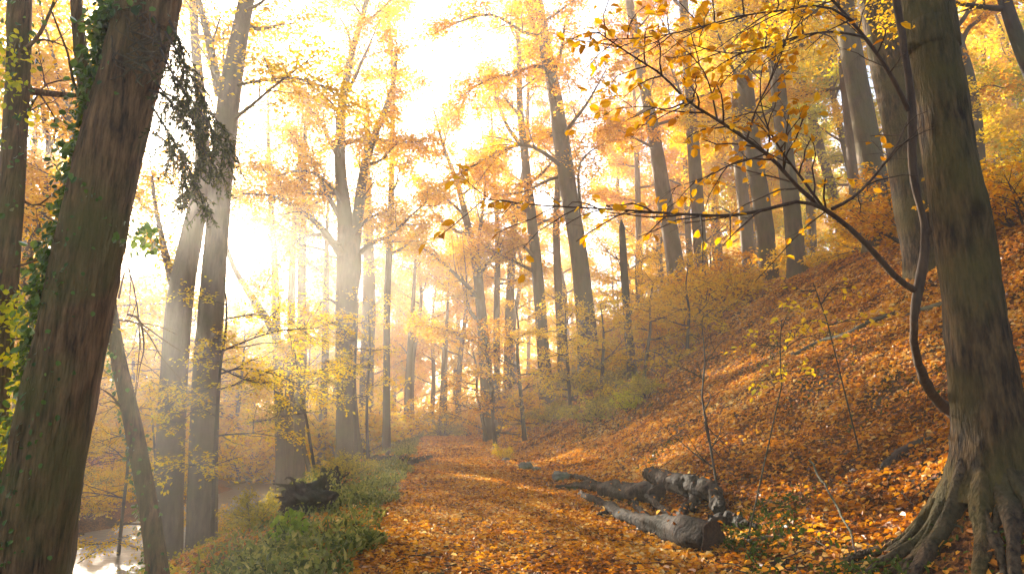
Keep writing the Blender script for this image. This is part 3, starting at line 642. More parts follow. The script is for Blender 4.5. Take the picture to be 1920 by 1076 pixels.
# ------------------------------------------------------------------ logs, stump, stones
def log_thing(label, pieces, group=None, cat='log', name='fallen_log', mat='log', fl=.09):
    base = G(*pieces[0][0][0][:2]); t = thing(name, label, cat, base, group); mls = {}
    for i, (pl, lift, nm) in enumerate(pieces):
        q = []
        for a, b, w_ in pl:
            p = G(a, b + w_ * .42); D = p.dot(fh); r = RAD(a, b, D, w_ * .82); q.append(np.r_[p + UP * (r * .72 + lift), r])
        n = 90; q = smooth_line(q, n); q[:, :3] += q[:, 3:4] * .38 * np.stack([vnoise(np.arange(n) * .13, np.full(n, i + kk), kk + 5) for kk in range(3)], -1); r = np.maximum(q[:, 3], .01) * (.92 + .13 * vnoise(np.arange(n) * .16, np.zeros(n) + i, 3 + i + len(label)) + .06 * vnoise(np.arange(n) * .5, np.zeros(n) + i, 4 + i))
        MB().tubes(q[:, :3], r, 40, cap=True, flute=fl, seed=i + len(label), rough=.009).build(nm, M[mat], t)
        if mat == 'log':
            lg = np.random.default_rng(len(label) + i); nn = 26 if nm == 'trunk' else 8; fr_ = lg.random(nn)[None]; pp, tg_ = interp_poly(q[None, :, :3], fr_); rr_ = np.interp(fr_[0], np.linspace(0, 1, n), r)
            hz = nrm(np.cross(tg_[0], UP)); an = lg.normal(0, .55, nn)[:, None]; nv = UP * np.cos(an) + hz * np.sin(an)
            ml = mls.setdefault('m', MB()); ml.leaves(pp[0] + nv * (rr_ * 1.06 + .006)[:, None], lg.normal(0, 1, (nn, 3)), nv + lg.normal(0, .2, (nn, 3)), lg.uniform(.05, .09, nn), lg.random(nn), .66, .2, True)
        if nm == 'trunk' and mat == 'log':
            d = nrm(q[0, :3] - q[2, :3]); e1 = q[0, :3] + d * .022
            MB().tubes(np.array([e1 - d * .03, e1 - d * .008, e1]), np.array([1., 1., .97]) * r[0], 40, cap=True, flute=fl, seed=i + len(label)).build('cut_end', M['cut'], t, smooth=False)
    if mls: mls['m'].build('caught_leaves', M['litter'], t, smooth=False)
    return t
log_thing('thickest grey log of the pile beside the path, sawn end facing right', [([(1340, 1000, 72), (1300, 998, 66), (1250, 985, 50), (1195, 972, 40), (1140, 948, 28), (1090, 924, 18)], 0, 'trunk'),
    ([(1330, 985, 34), (1365, 978, 30), (1392, 985, 24), (1420, 992, 12)], .05, 'branch_stub'), ([(1210, 970, 16), (1195, 955, 13), (1188, 940, 8)], .05, 'branch_stub'), ([(1150, 952, 15), (1128, 966, 12), (1106, 970, 6)], .0, 'branch_stub'), ([(1275, 985, 22), (1288, 960, 15), (1296, 946, 8)], .1, 'branch_stub')])
log_thing('dark log of the pile with a pale tapering tip pointing left', [([(1235, 925, 44), (1190, 922, 46), (1140, 915, 40), (1110, 912, 24), (1075, 912, 16), (1042, 914, 10)], .02, 'trunk'),
    ([(1215, 922, 22), (1222, 945, 20), (1240, 962, 15), (1262, 978, 10)], .10, 'branch_stub'), ([(1115, 908, 15), (1088, 897, 11), (1060, 893, 6)], .04, 'branch_stub')])
log_thing('crooked mottled log at the back of the pile, bent down at its right end', [([(1222, 898, 34), (1260, 910, 42), (1300, 920, 44), (1330, 930, 40)], .12, 'trunk'),
    ([(1325, 925, 40), (1340, 945, 38), (1350, 975, 30)], .16, 'branch_stub'), ([(1300, 915, 26), (1304, 940, 20), (1300, 965, 14)], .08, 'branch_stub')])
log_thing('small dark log lying across the path edge beneath the slim tree', [([(772, 866, 18), (790, 860, 16), (808, 856, 10)], 0, 'trunk')])
log_thing('short dark log beside the forked beech foot, left of the path', [([(702, 862, 22), (722, 860, 22), (745, 858, 18)], 0, 'trunk'), ([(725, 858, 10), (732, 846, 7), (730, 838, 4)], .1, 'branch_stub')])
log_thing('small upright dark stump between the short logs left of the path', [([(752, 862, 16), (756, 858, 16), (762, 854, 12)], 0, 'trunk')])
# fallen branches on the slope
def stick(label, px, name='fallen_branch', lift=.03):
    q = []
    for a, b, w_ in px:
        p = G(a, b); q.append(np.r_[p + UP * lift, RAD(a, b, p.dot(fh), w_)])
    q = smooth_line(q, 16); q[:, :3] += .015 * np.stack([vnoise(np.arange(16) * .8, np.full(16, k + len(label)), k) for k in range(3)], -1)
    o = MB().tubes(q[:, :3], np.maximum(q[:, 3], .006), 9, cap=True, flute=.05).build(name, M['dark'], loc=q[0, :3]); tag(o, label, 'branch'); return o
stick('long dark fallen branch below the yellow sprig on the slope', [(1490, 668, 8), (1540, 645, 12), (1590, 630, 14), (1640, 605, 14), (1680, 590, 8)])
stick('thick dark broken branch stuck in leaves left of the roots', [(1655, 885, 16), (1680, 862, 20), (1715, 840, 20), (1750, 825, 12)])
stick('dark flat stick lying right of the log pile', [(1405, 1022, 10), (1435, 1016, 14), (1475, 1012, 8)])
stick('thin bent twig lying low on the right slope', [(1520, 880, 4), (1560, 950, 4), (1590, 1010, 4), (1608, 1060, 3)], lift=.12)
stick('mossy branch lying high beside the broad mossy trunk', [(1690, 600, 8), (1730, 585, 14), (1775, 575, 16)])
# upturned stump left of the path
c = G(565, 968); D = c.dot(fh); s1 = RAD(565, 930, D, 100)
t = thing('upturned_stump', 'dark upturned root plate of a stump on the bank left of the path', 'stump', c)
mb = MB(); mb.add(*lump(c + UP * s1 * .45, s1 * .85, 3, (1.1, .8, .8), .5)); mb.build('root_plate', M['soil'], t)
c3 = G(622, 930); mb = MB(); mb.add(*lump(c3 + UP * s1 * .5, s1 * .65, 8, (.9, .8, 1.1), .55)); mb.build('stump_top', M['soil'], t)
gg = np.random.default_rng(12)
for k in range(14):
    p = (c if k % 2 else c3) + UP * s1 * gg.uniform(.3, 1.2); d = nrm(gg.normal(0, 1, 3) + UP * .35 - fh * .2)
    q = smooth_line([p + d * s1 * .5, p + d * s1 * 1.0 + gg.normal(0, .05, 3), p + d * s1 * gg.uniform(.95, 1.2) + gg.normal(0, .06, 3)], 8)
    MB().tubes(q, np.linspace(.03, .006, 8), 6).build('root', M['soil'], t)
n = 420; f = gg.random(n)[:, None]; dv = nrm(gg.normal(0, 1, (n, 3)) + UP * .5)
MB().leaves((c * (1 - f) + c3 * f) + UP * s1 * .5 + dv * s1 * gg.uniform(.75, 1.1, (n, 1)), gg.normal(0, 1, (n, 3)) - UP * .4, dv + gg.normal(0, .4, (n, 3)), gg.uniform(.04, .10, n), gg.random(n), .7, .15, True).build('ivy', M['herb'], t, smooth=False)
for k, (a, b, w_, lab) in enumerate([(985, 882, 26, 'small pale mossy stone at the right path edge ahead of the logs'), (1006, 884, 16, 'upright grey stone next to the mossy stone at the path edge'), (948, 866, 14, 'little dark stone farthest along the right path edge'),
                                     (1052, 902, 30, 'dark stone at the left tip of the log pile')]):
    p = G(a, b); r = RAD(a, b, p.dot(fh), w_)
    o = MB().add(*lump(p + UP * r * .4, r, 20 + k, (1.1, .9, .8), .25)).build('stone', M['stone'], loc=p); tag(o, lab, 'stone', 'stones along the right path edge')

# ------------------------------------------------------------------ understorey: saplings and shrubs
SAP = dict(sub=.2, twigs=7, twig=.4, leaves=12, size=.09, sublen=.5, scat=.05, lift=.05, tumble=.35, twig_r=.003, limb_mat='dark', rise=.05, t0=.1)
def sapling(label, D, px, leaf, n, L, cb, opts=None, px_limbs=(), name='understorey_sapling', e=(.05, .35), top=0, bark='dark', grp=None):
    return tree(name, label, 'sapling', D, px, bark, leaf, limbs=n, cb=cb, L=L, e=e, top=top, opts=dict(SAP, **(opts or {})), px_limbs=px_limbs, sides=8, group=grp)
sapling('thin sapling with flat yellow-green sprays right of the twin trunks', 17.5, [(400, 930, 7), (405, 800, 6), (414, 680, 5), (425, 600, 4), (420, 520, 2)], 'yellow', 8, 2.0, 1.4, dict(size=.085, dens=.65),
    [([(415, 700), (455, 690), (510, 700), (560, 720), (605, 735)], 17, 4, dict(w1=1)), ([(412, 660), (460, 640), (520, 620), (590, 615), (640, 600)], 17, 4, dict(w1=1)), ([(410, 720), (370, 735), (340, 730), (310, 740)], 17, 3, dict(w1=1)),
     ([(405, 780), (370, 765), (340, 790), (315, 790)], 16.8, 3, dict(w1=1)), ([(420, 600), (470, 590), (530, 600), (600, 640)], 17.5, 3, dict(w1=1)), ([(412, 690), (470, 715), (520, 715), (590, 700), (640, 690)], 16.6, 3, dict(w1=1))])
sapling('low golden sapling leaning out over the stream under the leaning trunk', 21, [(230, 960, 6), (240, 860, 5), (236, 760, 4), (228, 680, 3)], 'gold', 9, 2.4, .8, dict(size=.09, dens=.9))
sapling('golden sapling against the left edge of the twin trunks, low over the water', 24, [(290, 960, 5), (292, 880, 5), (285, 780, 3), (280, 720, 2)], 'gold', 8, 2.2, .6, dict(size=.1))
sapling('yellow sapling hugging the foot of the forked beech', 30, [(690, 850, 6), (688, 760, 5), (694, 660, 4), (690, 580, 2)], 'yellow', 8, 1.7, 2.2, dict(size=.10, dens=.5))
sapling('yellow sapling in front of the forked beech trunk at mid height', 29.5, [(668, 840, 6), (664, 740, 5), (668, 640, 4), (672, 560, 2)], 'gold', 7, 1.8, 3.2, dict(size=.10, dens=.4))
sapling('olive sapling behind the upturned stump, left of the forked beech', 22, [(590, 880, 6), (575, 790, 5), (560, 710, 4), (550, 640, 2)], 'olive', 8, 2.2, 1.8, dict(size=.09, dens=.5))
saps = []
for lab, D, px, lf, n, L, cb in [
    ('orange sapling overhanging the far right path edge, low and wide', 34, [(925, 790, 7), (920, 730, 6), (915, 670, 4), (905, 620, 2)], 'amber', 11, 3., .5),
    ('russet sapling behind the overhanging one at the bend of the path', 42, [(905, 790, 6), (895, 740, 5), (893, 690, 4), (885, 650, 2)], 'peach', 10, 3., .5),
    ('golden sapling on the bank below the narrow trunk', 33, [(975, 720, 7), (970, 660, 6), (972, 610, 4), (965, 560, 2)], 'gold', 11, 2.8, .5),
    ('bright yellow sapling on the bank at the foot of the tall curved beech', 30, [(1065, 690, 6), (1062, 640, 5), (1060, 600, 3), (1062, 560, 2)], 'yellow', 11, 2.2, .4),
    ('gold-green sapling just right of the tall curved beech foot', 29, [(1130, 680, 6), (1132, 640, 5), (1130, 600, 3), (1125, 570, 2)], 'yellow', 10, 2., .4),
    ('golden sapling on the slope below the broken snag', 27, [(1215, 650, 6), (1220, 610, 5), (1218, 570, 3), (1225, 530, 2)], 'gold', 10, 2., .4),
    ('golden sapling in front of the leaning grey beech', 27, [(1290, 620, 6), (1292, 580, 5), (1286, 540, 3), (1290, 500, 2)], 'gold', 9, 2., .5)]:
    saps.append(sapling(lab, D, px, lf, n, L, cb, dict(size=.11, dens=.7))[0])
# thin bare sapling and yellow sprig on the near slope
sapling('nearly bare thin sapling standing alone mid slope above the logs', 10.5, [(1326, 800, 4), (1316, 740, 3.5), (1322, 680, 3), (1316, 610, 1.5)], 'orange', 6, .7, .2, dict(dens=.04, size=.07, twigs=2), [([(1322, 790), (1330, 830), (1345, 850)], 10.3, 4, dict(w1=2))], e=(.4, .9))
sapling('small sprig of bright yellow leaves on the near slope', 8.2, [(1455, 770, 2.5), (1466, 720, 2.5), (1462, 660, 2), (1466, 600, 1.5)], 'yellow', 0, .6, .2, dict(size=.08, oval=True, dens=1., sub=.12, twigs=2, leaves=3, twig=.1, sublen=.25, tumble=.8),
    [([(1466, 660), (1490, 640), (1520, 630), (1545, 640)], 8.1, 3, dict(w1=1)), ([(1466, 650), (1440, 648), (1415, 645)], 8.2, 3, dict(w1=1)), ([(1464, 620), (1470, 605), (1475, 590)], 8.2, 2, dict(w1=1)), ([(1462, 700), (1480, 695), (1500, 700)], 8.1, 2, dict(w1=1)), ([(1460, 715), (1440, 710), (1432, 712)], 8.1, 2, dict(w1=1))], e=(.2, .6))
sapling('yellow leafed twigs below the sapling branch, upper slope', 9.5, [(1560, 640, 2.5), (1550, 600, 2.5), (1535, 560, 2), (1525, 530, 1.5)], 'gold', 0, .6, .2, dict(size=.085, oval=True, dens=.9, sub=.14, twigs=2, leaves=3, twig=.1, sublen=.25, tumble=.8),
    [([(1540, 570), (1560, 545), (1590, 540), (1600, 550)], 9.4, 3, dict(w1=1)), ([(1530, 545), (1510, 545), (1490, 548)], 9.4, 3, dict(w1=1)), ([(1552, 610), (1600, 600), (1650, 600)], 9.4, 3, dict(w1=1)), ([(1552, 605), (1520, 600), (1500, 610)], 9.4, 3, dict(w1=1))], e=(.2, .6))

# shrubs: three kinds, copied
def shrub_proto(seed, leaf, size, H, Rr, dens, label):
    g = Grower(seed)
    for k in range(9):
        a = k * 2.4 + g.g.uniform(0, .5); el = g.g.uniform(.35, 1.3)
        g.limb(np.array((.12 * math.cos(a), .12 * math.sin(a), -.1)), (math.cos(a) * math.cos(el), math.sin(a) * math.cos(el), math.sin(el)), H * g.g.uniform(.7, 1.15) if el > .7 else Rr * g.g.uniform(.7, 1.2), .018, rise=.2)
    outs, lv = g.foliage(dict(SAP, sub=.13, size=size, dens=dens, t0=.15, twigs=6, leaves=10, twig=.32, tumble=.6))
    t = thing('shrub', label, 'shrub', (0, 0, 0))
    allm = MB()
    for mb in outs: allm.V += mb.V; allm.F += [f + allm.n for f in mb.F]; allm.A += mb.A; allm.n += mb.n
    allm.build('stems', M['dark'], t); lv.build('foliage', M[leaf], t, smooth=False)
    return t
protos = {}
shrubs = [  # px, py (foot on the ground), kind, scale, label
 (1010, 735, 'orange', 1.1, 'orange shrub on the bank nearest the path bend'), (1080, 745, 'olive', 1.25, 'olive green bush on the bank below the tall curved beech'), (1150, 735, 'olive', 1.2, 'pale green bush right of the olive bush on the bank'),
 (1040, 790, 'olive', .8, 'dull green low bush above the right path edge'), (1180, 770, 'lime', .6, 'small yellow-green bush lowest on the bank'), (1130, 690, 'yellow', 1.2, 'bright yellow shrub in front of the tall curved beech'),
 (1040, 690, 'yellow', 1.3, 'yellow shrub left of the tall curved beech'), (960, 765, 'orange', 1.2, 'orange shrub hiding the far right path edge'), (1230, 640, 'gold', 1.3, 'golden shrub right of the broken snag'),
 (1340, 570, 'orange', 1.5, 'orange shrub on the ridge beside the straight grey beech'), (1400, 530, 'gold', 1.5, 'golden shrub at the foot of the close row of three'), (1460, 500, 'yellow', 1.6, 'yellow shrub between the feet of the row of three'),
 (1530, 475, 'gold', 1.5, 'golden shrub right of the row of three'), (1590, 450, 'yellow', 1.4, 'yellow shrub left of the stout grey-brown trunk'), (1650, 460, 'gold', 1.2, 'golden shrub in front of the stout grey-brown trunk'),
 (1700, 450, 'orange', 1.2, 'orange shrub left of the broad mossy trunk'), (1850, 330, 'orange', 1.7, 'large orange shrub right of the large root trunk'), (1905, 300, 'orange', 1.8, 'large orange shrub at the right picture edge'),
 (1880, 400, 'gold', 1.3, 'golden shrub low at the right edge beyond the root trunk'), (1925, 420, 'orange', 1.2, 'russet shrub cut by the right edge'), (1850, 250, 'orange', 2., 'russet shrub highest on the right-hand hillside'), 
 (800, 812, 'olive', 1.1, 'greenish bush left of the path end'), (835, 810, 'lime', 1.2, 'bright green bush closing the path end'), (865, 812, 'olive', 1.1, 'dull bush right of the path end'),
 (640, 900, 'olive', .7, 'olive bush behind the upturned stump'), (480, 985, 'olive', .6, 'dark low bush on the stream bank below the twin trunks'), (150, 970, 'gold', 1.1, 'golden bush between the massive trunk and the water'), (420, 1000, 'gold', .6, 'rust-gold low bush at the twin trunks foot'),
 (580, 860, 'yellow', 1.0, 'yellow bush beyond the stump by the far water'), (500, 880, 'gold', 1.0, 'golden bush on the far stream bank right of the twin trunks'), (20, 1010, 'lime', .9, 'leafy green bush at the lower left corner edge')]
rs = random.Random(4)
kinds = {'orange': ('amber', .10, 1.4, 1.3, .75), 'olive': ('olive', .085, .9, 1.1, 1.), 'lime': ('lime', .085, .9, 1.0, .9), 'yellow': ('yellow', .10, 1.4, 1.2, .8), 'gold': ('gold', .10, 1.3, 1.3, .8)}
shrubs += [(905, 815, 'orange', .9, 'low orange shrub by the right path edge, farthest of the path-side shrubs'), (990, 800, 'gold', .8, 'small golden shrub low on the bank just above the path edge'), (1090, 690, 'gold', 1., 'golden shrub right at the foot of the tall curved beech'),
 (1180, 700, 'gold', 1.1, 'golden shrub at the foot of the broken snag'), (1265, 660, 'orange', 1., 'orange shrub mid slope right of the broken snag'), (1120, 790, 'olive', .8, 'brownish bush on the lower bank above the log tips'),
 (1060, 720, 'olive', .9, 'greenish bush between the yellow shrubs on the bank'), (1290, 590, 'gold', 1.3, 'golden shrub on the ridge behind the leaning grey beech'), (1215, 745, 'olive', .6, 'small dull green bush mid bank left of the bare thin sapling'),
 (1010, 770, 'gold', .9, 'golden bush in the middle of the bank behind the stones'), (945, 862, 'yellow', .28, 'tiny bright yellow plant at the right path edge')]
for px, py, kd, sc_, lab in shrubs:
    sc_ *= 1.25 if px < 1800 and py < 900 else 1
    p = G(px, py); p[2] = float(gz(p[0], p[1]))
    if kd not in protos:
        o = shrub_proto(len(protos) + 40, *kinds[kd], lab); o.location = p; o.scale = (sc_,) * 3; o['group'] = 'shrubs on the bank and ridge'; protos[kd] = o
    else: dup(protos[kd], p, rs.uniform(0, 6), sc_, lab, 'shrubs on the bank and ridge')

# ------------------------------------------------------------------ background woods
def forest_proto(seed, leaf, H, cb, L, n, bark, dens, name, label, r=.32, size=.24):
    g = Grower(seed); q = smooth_line([np.array((0, 0, -.5)), np.array((g.g.normal(0, .2), g.g.normal(0, .2), H * .3)), np.array((g.g.normal(0, .5), g.g.normal(0, .5), H * .65)), np.array((g.g.normal(0, 1), g.g.normal(0, 1), H))], 24)
    rad = flare(q, r * (1 - .88 * np.linspace(0, 1, 24) ** 1.3))
    t = thing(name, label, 'tree', (0, 0, 0)); MB().tubes(q, rad, 10, flute=.03, seed=seed).build('trunk', M[bark], t)
    az = 0
    for k in range(n):
        f = (k + g.g.uniform(0, .8)) / n; z = cb + (H - cb) * f * .97; i = int(np.searchsorted(q[:, 2], z)); az += 2.4 + g.g.normal(0, .3); el = .15 + .9 * f
        g.limb(q[min(i, 23)], (math.cos(az) * math.cos(el), math.sin(az) * math.cos(el), math.sin(el)), L * (1 - .6 * f) * g.g.uniform(.7, 1.2), min(.1, rad[min(i, 23)] * .5), rise=.3)
    outs, lv = g.foliage(dict(FAR, dens=dens, size=size))
    allm = MB()
    for mb in outs: allm.V += mb.V; allm.F += [f + allm.n for f in mb.F]; allm.A += mb.A; allm.n += mb.n
    allm.build('limbs', M[bark], t); lv.build('crown', M[leaf], t, smooth=False)
    return t
fp = [('woodland_tree', 'gold', 24, 6, 5.5, 16, .8), ('woodland_tree', 'orange', 24, 7, 5.5, 16, .75), ('woodland_tree', 'peach', 24, 5, 6., 16, .75), ('woodland_tree', 'yellow', 21, 4, 5., 15, .8), ('woodland_tree', 'lime', 22, 5, 5., 15, .8)]
zones = []
rb = random.Random(21)
def zone(lab, n, xr, yr, kinds_, corridor=True):
    placed = []
    tries = 0
    while len(placed) < n and tries < 2000:
        tries += 1
        x, y = rb.uniform(*xr), rb.uniform(*yr)
        c_ = .917 * x + .4 * y
        if corridor and -2 < c_ < 13 and rb.random() < .93: continue
        if any((x - a) ** 2 + (y - b) ** 2 < 16 for a, b in placed): continue
        placed.append((x, y)); zones.append((x, y, rb.choice(kinds_), lab))
zone('hazy golden woodland tree beyond the stream on the left', 40, (-64, -13), (28, 110), [0, 3, 0, 2])
zone('hazy tree in the misty wood straight beyond the path end', 22, (-14, 9), (62, 115), [0, 1, 2, 3], False)
zone('tree of the mixed orange and gold wood on top of the right-hand hill', 34, (12, 62), (46, 110), [1, 0, 2, 3])
zone('yellow-green tree in the bright wood behind the ridge at upper right', 15, (20, 54), (34, 64), [4, 4, 3])
made = {}
for x, y, k, lab in zones:
    z = float(gz(x, y))
    if k not in made:
        nm, lf, H, cb, L_, n, dn = fp[k]; o = forest_proto(60 + k, lf, H, cb, L_, n, 'beech', dn, nm, lab); o.location = (x, y, z); o['group'] = lab; made[k] = o
    else: dup(made[k], (x, y, z), rb.uniform(0, 6.28), rb.uniform(.85, 1.15), lab, lab)
def brush(lab, n, xr, yr, kds, sc0, sc1, cond=None):
    k = 0
    while k < n:
        x, y = rb.uniform(*xr), rb.uniform(*yr)
        if cond and not cond(x, y): continue
        k += 1; dup(protos[rb.choice(kds)], (x, y, float(gz(x, y))), rb.uniform(0, 6.28), rb.uniform(sc0, sc1), lab, lab)
brush('hazy golden bush in the undergrowth among the far trunks left of the path', 42, (-32, -2), (42, 85), ['gold', 'gold', 'yellow', 'orange'], 1.8, 3.2, lambda x, y: x < -3 - .1 * (y - 42))
brush('hazy bush in the undergrowth beyond the path end', 16, (-6, 10), (60, 85), ['gold', 'olive', 'orange'], 1.8, 3.0)
brush('golden bush on the far bank of the stream', 30, (-26, -12.3), (15, 44), ['gold', 'gold', 'yellow', 'olive'], .9, 1.8)
brush('orange or golden bush on the hazy upper slope among the ridge trees', 30, (9, 34), (28, 70), ['gold', 'gold', 'yellow', 'orange'], 1.0, 1.8, lambda x, y: x > 8 + 3 * rb.random())
k = 0
while k < 30:
    x, y = rb.uniform(-46, -11), rb.uniform(46, 96)
    k += 1; dup(saps[rb.choice([2, 3, 4, 5, 6])], (x, y, float(gz(x, y))), rb.uniform(0, 6.28), rb.uniform(1.8, 3.0), 'young golden tree glowing in the mist of the far left wood', 'young trees in the far left wood')
k = 0
while k < 14:
    x, y = rb.uniform(8, 34), rb.uniform(24, 66)
    if x < 7 + .12 * y: continue
    k += 1; dup(saps[rb.randrange(len(saps))], (x, y, float(gz(x, y))), rb.uniform(0, 6.28), rb.uniform(.8, 1.5), 'slim leafy sapling among the ridge trees on the hazy upper slope', 'saplings on the upper slope')
# the far-off wood that closes the view, one mass
gw = np.random.default_rng(33); n = 90000
x = gw.uniform(-105, 75, n); y = gw.uniform(108, 165, n); hh = gw.random(n) ** 1.1 * (15 + 7 * vnoise(x * .12, y * .12, 70)); k = vnoise(x * .25, hh * .3 + y * .2, 71) > -.35
x, y, hh = x[k], y[k], hh[k]; n = len(x)
tag(MB().leaves(np.stack([x, y, gz(x, y) + hh], -1), gw.normal(0, 1, (n, 3)), UP + gw.normal(0, .6, (n, 3)), gw.uniform(.5, 1.1, n), np.clip(gw.normal(.5, .25, n), 0, 1), .7).build('distant_wood', M['gold'], smooth=False), 'far-off golden wood closing the misty view beyond the path', 'woods', kind='stuff')
# the hazy individual trunks left of the forked beech
for lab, D, px, lf in [
    ('leftmost of three hazy trunks standing close together beyond the stump', 38., [(528, 890, 20), (524, 780, 18), (520, 680, 16), (515, 500, 13), (505, 320, 9)], 'gold'),
    ('middle of three hazy trunks standing close together beyond the stump', 40., [(543, 890, 20), (541, 780, 18), (545, 680, 16), (548, 500, 13), (560, 320, 9)], 'gold'),
    ('right one of three hazy trunks standing close together beyond the stump', 37., [(560, 895, 22), (562, 780, 20), (566, 660, 18), (566, 500, 15), (570, 320, 10)], 'yellow'),
    ('hazy thin trunk midway between the three trunks and the forked beech', 42., [(602, 870, 16), (606, 760, 15), (610, 660, 13), (612, 500, 10)], 'yellow'),
    ('broad pale hazy trunk between the forked beech and the slim dark trunk', 46., [(686, 840, 28), (688, 700, 26), (692, 560, 24), (690, 420, 18), (688, 300, 12)], 'gold'),
    ('faint slim trunk in the mist right of the slim dark trunk', 55., [(765, 820, 15), (765, 740, 14), (770, 640, 11), (775, 560, 8)], 'peach'),
    ('faint trunk in the mist above the path end', 62., [(830, 815, 16), (832, 740, 14), (834, 660, 10), (838, 600, 6)], 'gold'),
    ('leaning hazy trunk with forking limbs right of the twin trunks', 34., [(560, 800, 8), (520, 640, 14), (480, 570, 14), (455, 530, 11), (430, 480, 8)], 'peach')]:
    tree('hazy_tree', lab, 'tree', D, px, 'beech', lf, limbs=10, cb=13, L=4., e=(.1, .8), top=5, opts=dict(FAR, size=.2, dens=.45), group='hazy trunks left of the path')

# ------------------------------------------------------------------ ground cover
gl = np.random.default_rng(9)
def litter(n, dmin, dmax, cap):
    d = np.exp(gl.uniform(math.log(dmin), math.log(dmax), n)); a = gl.uniform(-.86, .95, n) + YAW
    dens = n / (1.81 * math.log(dmax / dmin)) / d ** 2
    k = gl.random(n) < np.minimum(1, cap / dens); d, a = d[k], a[k]
    x, y = d * np.sin(a), d * np.cos(a); z = gz(x, y)
    k = (z > -1.9) & (x < 40); return x[k], y[k], z[k], d[k]
x, y, z, d = litter(700000, 4.2, 70, 620)
# keep the left verge mostly for its herbs
u = x - PATH_X; keep = ~((np.hypot(x - MOUND[0] + .1, y - MOUND[1] + .25) < .95) & (gl.random(len(x)) < .72)) & np.where(u < -1.45, gl.random(len(x)) < .75, True) & ~((np.abs(u) > 1.6) & (vnoise(x * .8, y * .8, 31) > .42) & (gl.random(len(x)) < .4))
x, y, z, d = x[keep], y[keep], z[keep], d[keep]; n = len(x)
e_ = .05; gx = (gz(x + e_, y) - gz(x - e_, y)) / (2 * e_); gy = (gz(x, y + e_) - gz(x, y - e_)) / (2 * e_)
gn = nrm(np.stack([-gx, -gy, np.ones(n)], -1)); az = gl.uniform(0, 6.28, n); dirs = np.stack([np.cos(az), np.sin(az), gl.normal(.05, .3, n)], -1)
dirs = nrm(dirs - gn * (dirs * gn).sum(1, keepdims=True) * .8)
onp = np.abs(x - PATH_X) < 1.5
pos = np.stack([x, y, z + np.where(onp, .022, .005) + gl.random(n) ** 2 * .06], -1)
patch = .25 * vnoise(x * .7, y * .7, 40) + .18 * vnoise(x * 2.2, y * 2.2, 41)
rr = np.clip(gl.normal(.46, .25, n) + patch, 0, 1)
sz = gl.uniform(.035, .10, n) * np.where(onp, .85, 1.) * (1 + np.clip((d - 12) / 30, 0, 1.0))
tag(MB().leaves(pos - dirs * sz[:, None] * .5, dirs, gn + gl.normal(0, 1, (n, 3)) * np.where(onp, .42, .62)[:, None], sz, rr, .66, .2, True).build('fallen_leaves', M['litter'], smooth=False), 'orange brown fallen beech leaves carpeting path and slope', 'fallen leaves', kind='stuff')

sx = gl.uniform(-1, 9, 900); sy = np.exp(gl.uniform(math.log(5.5), math.log(26), 900)); sa = gl.uniform(0, 6.28, 900); sl = gl.uniform(.08, .45, 900)
S3 = np.stack([np.stack([sx + np.cos(sa) * sl * f + .03 * gl.normal(0, 1, 900), sy + np.sin(sa) * sl * f], -1) for f in (-.5, 0, .5)], 1)
tag(MB().tubes(np.concatenate([S3, (gz(S3[..., 0], S3[..., 1]) + gl.uniform(.035, .075, (900, 1)))[..., None]], -1), gl.uniform(.003, .009, (900, 1)) * np.array((1, .8, .5)), 5).build('fallen_twigs', M['dark']), 'small dark twigs scattered over the fallen leaves', 'twigs', kind='stuff')
def cover(name, label, mat, n, region, size, hmax, lw, narrow=False):
    px = region(n); x, y = px[:, 0], px[:, 1]; z = gz(x, y); n = len(x)
    clump = sm(-.2, .6, vnoise(x * 1.6, y * 1.6, 50)); k = gl.random(n) < .25 + .75 * clump
    x, y, z, clump = x[k], y[k], z[k], clump[k]; n = len(x); h = gl.random(n) ** 1.5 * hmax * (.35 + .65 * clump)
    d_ = gl.normal(0, 1, (n, 3)) + UP * (1.6 if narrow else .1)
    o = MB().leaves(np.stack([x, y, z + h + .01], -1), d_, UP + gl.normal(0, .6, (n, 3)), size * gl.uniform(.5, 1.4, n), np.clip(gl.normal(.45, .25, n), 0, 1), lw, .12, True).build(name, M[mat], smooth=False)
    tag(o, label, 'ground cover', kind='stuff'); return o
def reg_left(n):
    y = np.exp(gl.uniform(math.log(5.5), math.log(55), n)); x = PATH_X - 1.55 - np.abs(gl.normal(0, 1, n)) * 1.1 + .25 * vnoise(y * 1.1, y * 0, 60); return np.stack([x, y], -1)
cover('verge_herbs', 'low green ivy and bramble along the left path verge', 'herb', 44000, reg_left, .07, .26, .6)
cover('verge_grass', 'thin grass blades on the left path verge', 'herb', 9000, reg_left, .17, .05, .09, True)
def reg_bank(n):
    x = gl.uniform(-9, -3, n); y = np.exp(gl.uniform(math.log(7), math.log(34), n)); return np.stack([x, y], -1)
cover('bank_brambles', 'dull brown and green brambles down the stream bank', 'olive', 12000, reg_bank, .08, .3, .7)
def reg_slope(n):
    y = np.exp(gl.uniform(math.log(5), math.log(30), n)); x = 2.9 + gl.uniform(0, 1, n) ** 1.3 * 7; k = vnoise(x * .8, y * .8, 31) > .45; return np.stack([x[k], y[k]], -1)
cover('slope_moss', 'dark green moss and fern patches between leaves on the right slope', 'moss', 40000, reg_slope, .06, .10, .5)
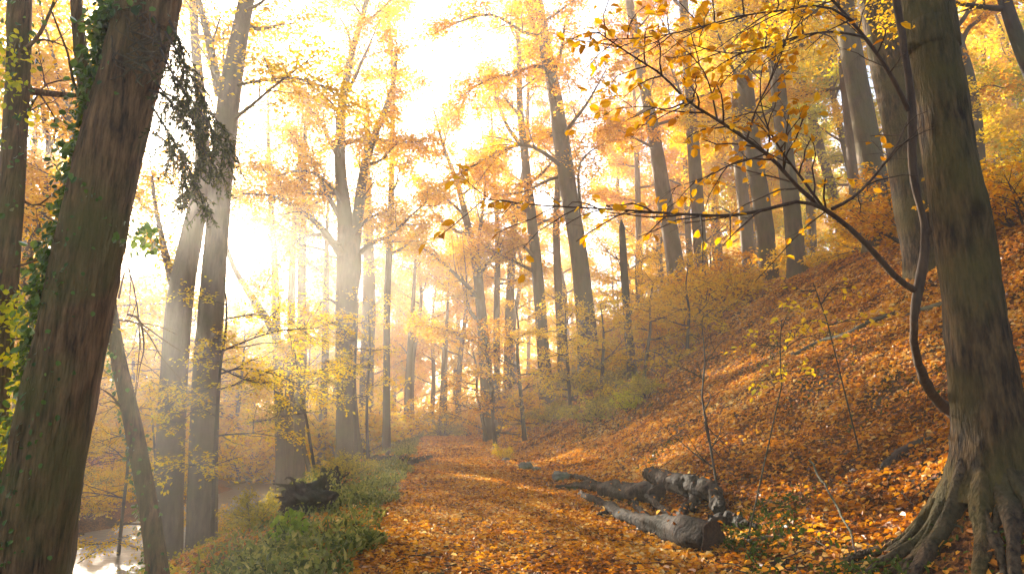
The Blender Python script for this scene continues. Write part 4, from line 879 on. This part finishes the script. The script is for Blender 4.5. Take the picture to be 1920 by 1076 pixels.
# bright fresh green seedling on the verge
c = G(540, 1030); t = thing('seedling', 'bright lime green seedling on the left verge', 'seedling', c); mb, st = MB(), MB()
for k in range(26):
    a = k * 2.4; l = gl.uniform(.05, .22); tip = c + np.array((math.cos(a) * l, math.sin(a) * l * .6, gl.uniform(.12, .42)))
    st.tubes(np.array([c, (c + tip) / 2 + UP * .05, tip]), np.full(3, .004), 4)
    mb.leaves(tip[None] + gl.normal(0, .02, (3, 3)), gl.normal(0, 1, (3, 3)) + UP * .2, UP - fh + gl.normal(0, .3, (3, 3)), gl.uniform(.09, .15, 3), gl.random(3), .6, .1, True)
st.build('stem', M['herb'], t); mb.build('leaves', M['fresh'], t, smooth=False)

# ------------------------------------------------------------------ haze
m, N, L = new_mat('mist'); pv = N.new('ShaderNodeVolumePrincipled'); out = N.new('ShaderNodeOutputMaterial')
pv.inputs['Color'].default_value = (1, .95, .86, 1); pv.inputs['Density'].default_value = HAZE_DENSITY; pv.inputs['Anisotropy'].default_value = HAZE_G
L.new(pv.outputs[0], out.inputs['Volume'])
bpy.context.view_layer.update()
ZT = max((o.matrix_world @ Vector(c))[2] for o in bpy.data.objects if o.type == 'MESH' for c in o.bound_box) + .5
me = bpy.data.meshes.new('haze'); X0, X1, Y0, Y1, Z0, Z1 = -115, 115, -30, 195, -9.5, ZT
zb = float(gz(np.array([0.]), np.array([190.]))[0]) - 6
me.from_pydata([(X0, Y0, zb), (X1, Y0, zb), (X1, Y1, zb), (X0, Y1, zb), (X0, Y0, Z1), (X1, Y0, Z1), (X1, Y1, Z1), (X0, Y1, Z1)], [], [(0, 3, 2, 1), (4, 5, 6, 7), (0, 1, 5, 4), (1, 2, 6, 5), (2, 3, 7, 6), (3, 0, 4, 7)])
me.materials.append(m); o = bpy.data.objects.new('haze', me); COL.objects.link(o); o['kind'] = 'stuff'; o['label'] = 'warm pale morning mist filling the wood'; o['category'] = 'haze'

for o in bpy.data.objects:
    for k in ('_loc', '_pts'):
        if k in o: del o[k]
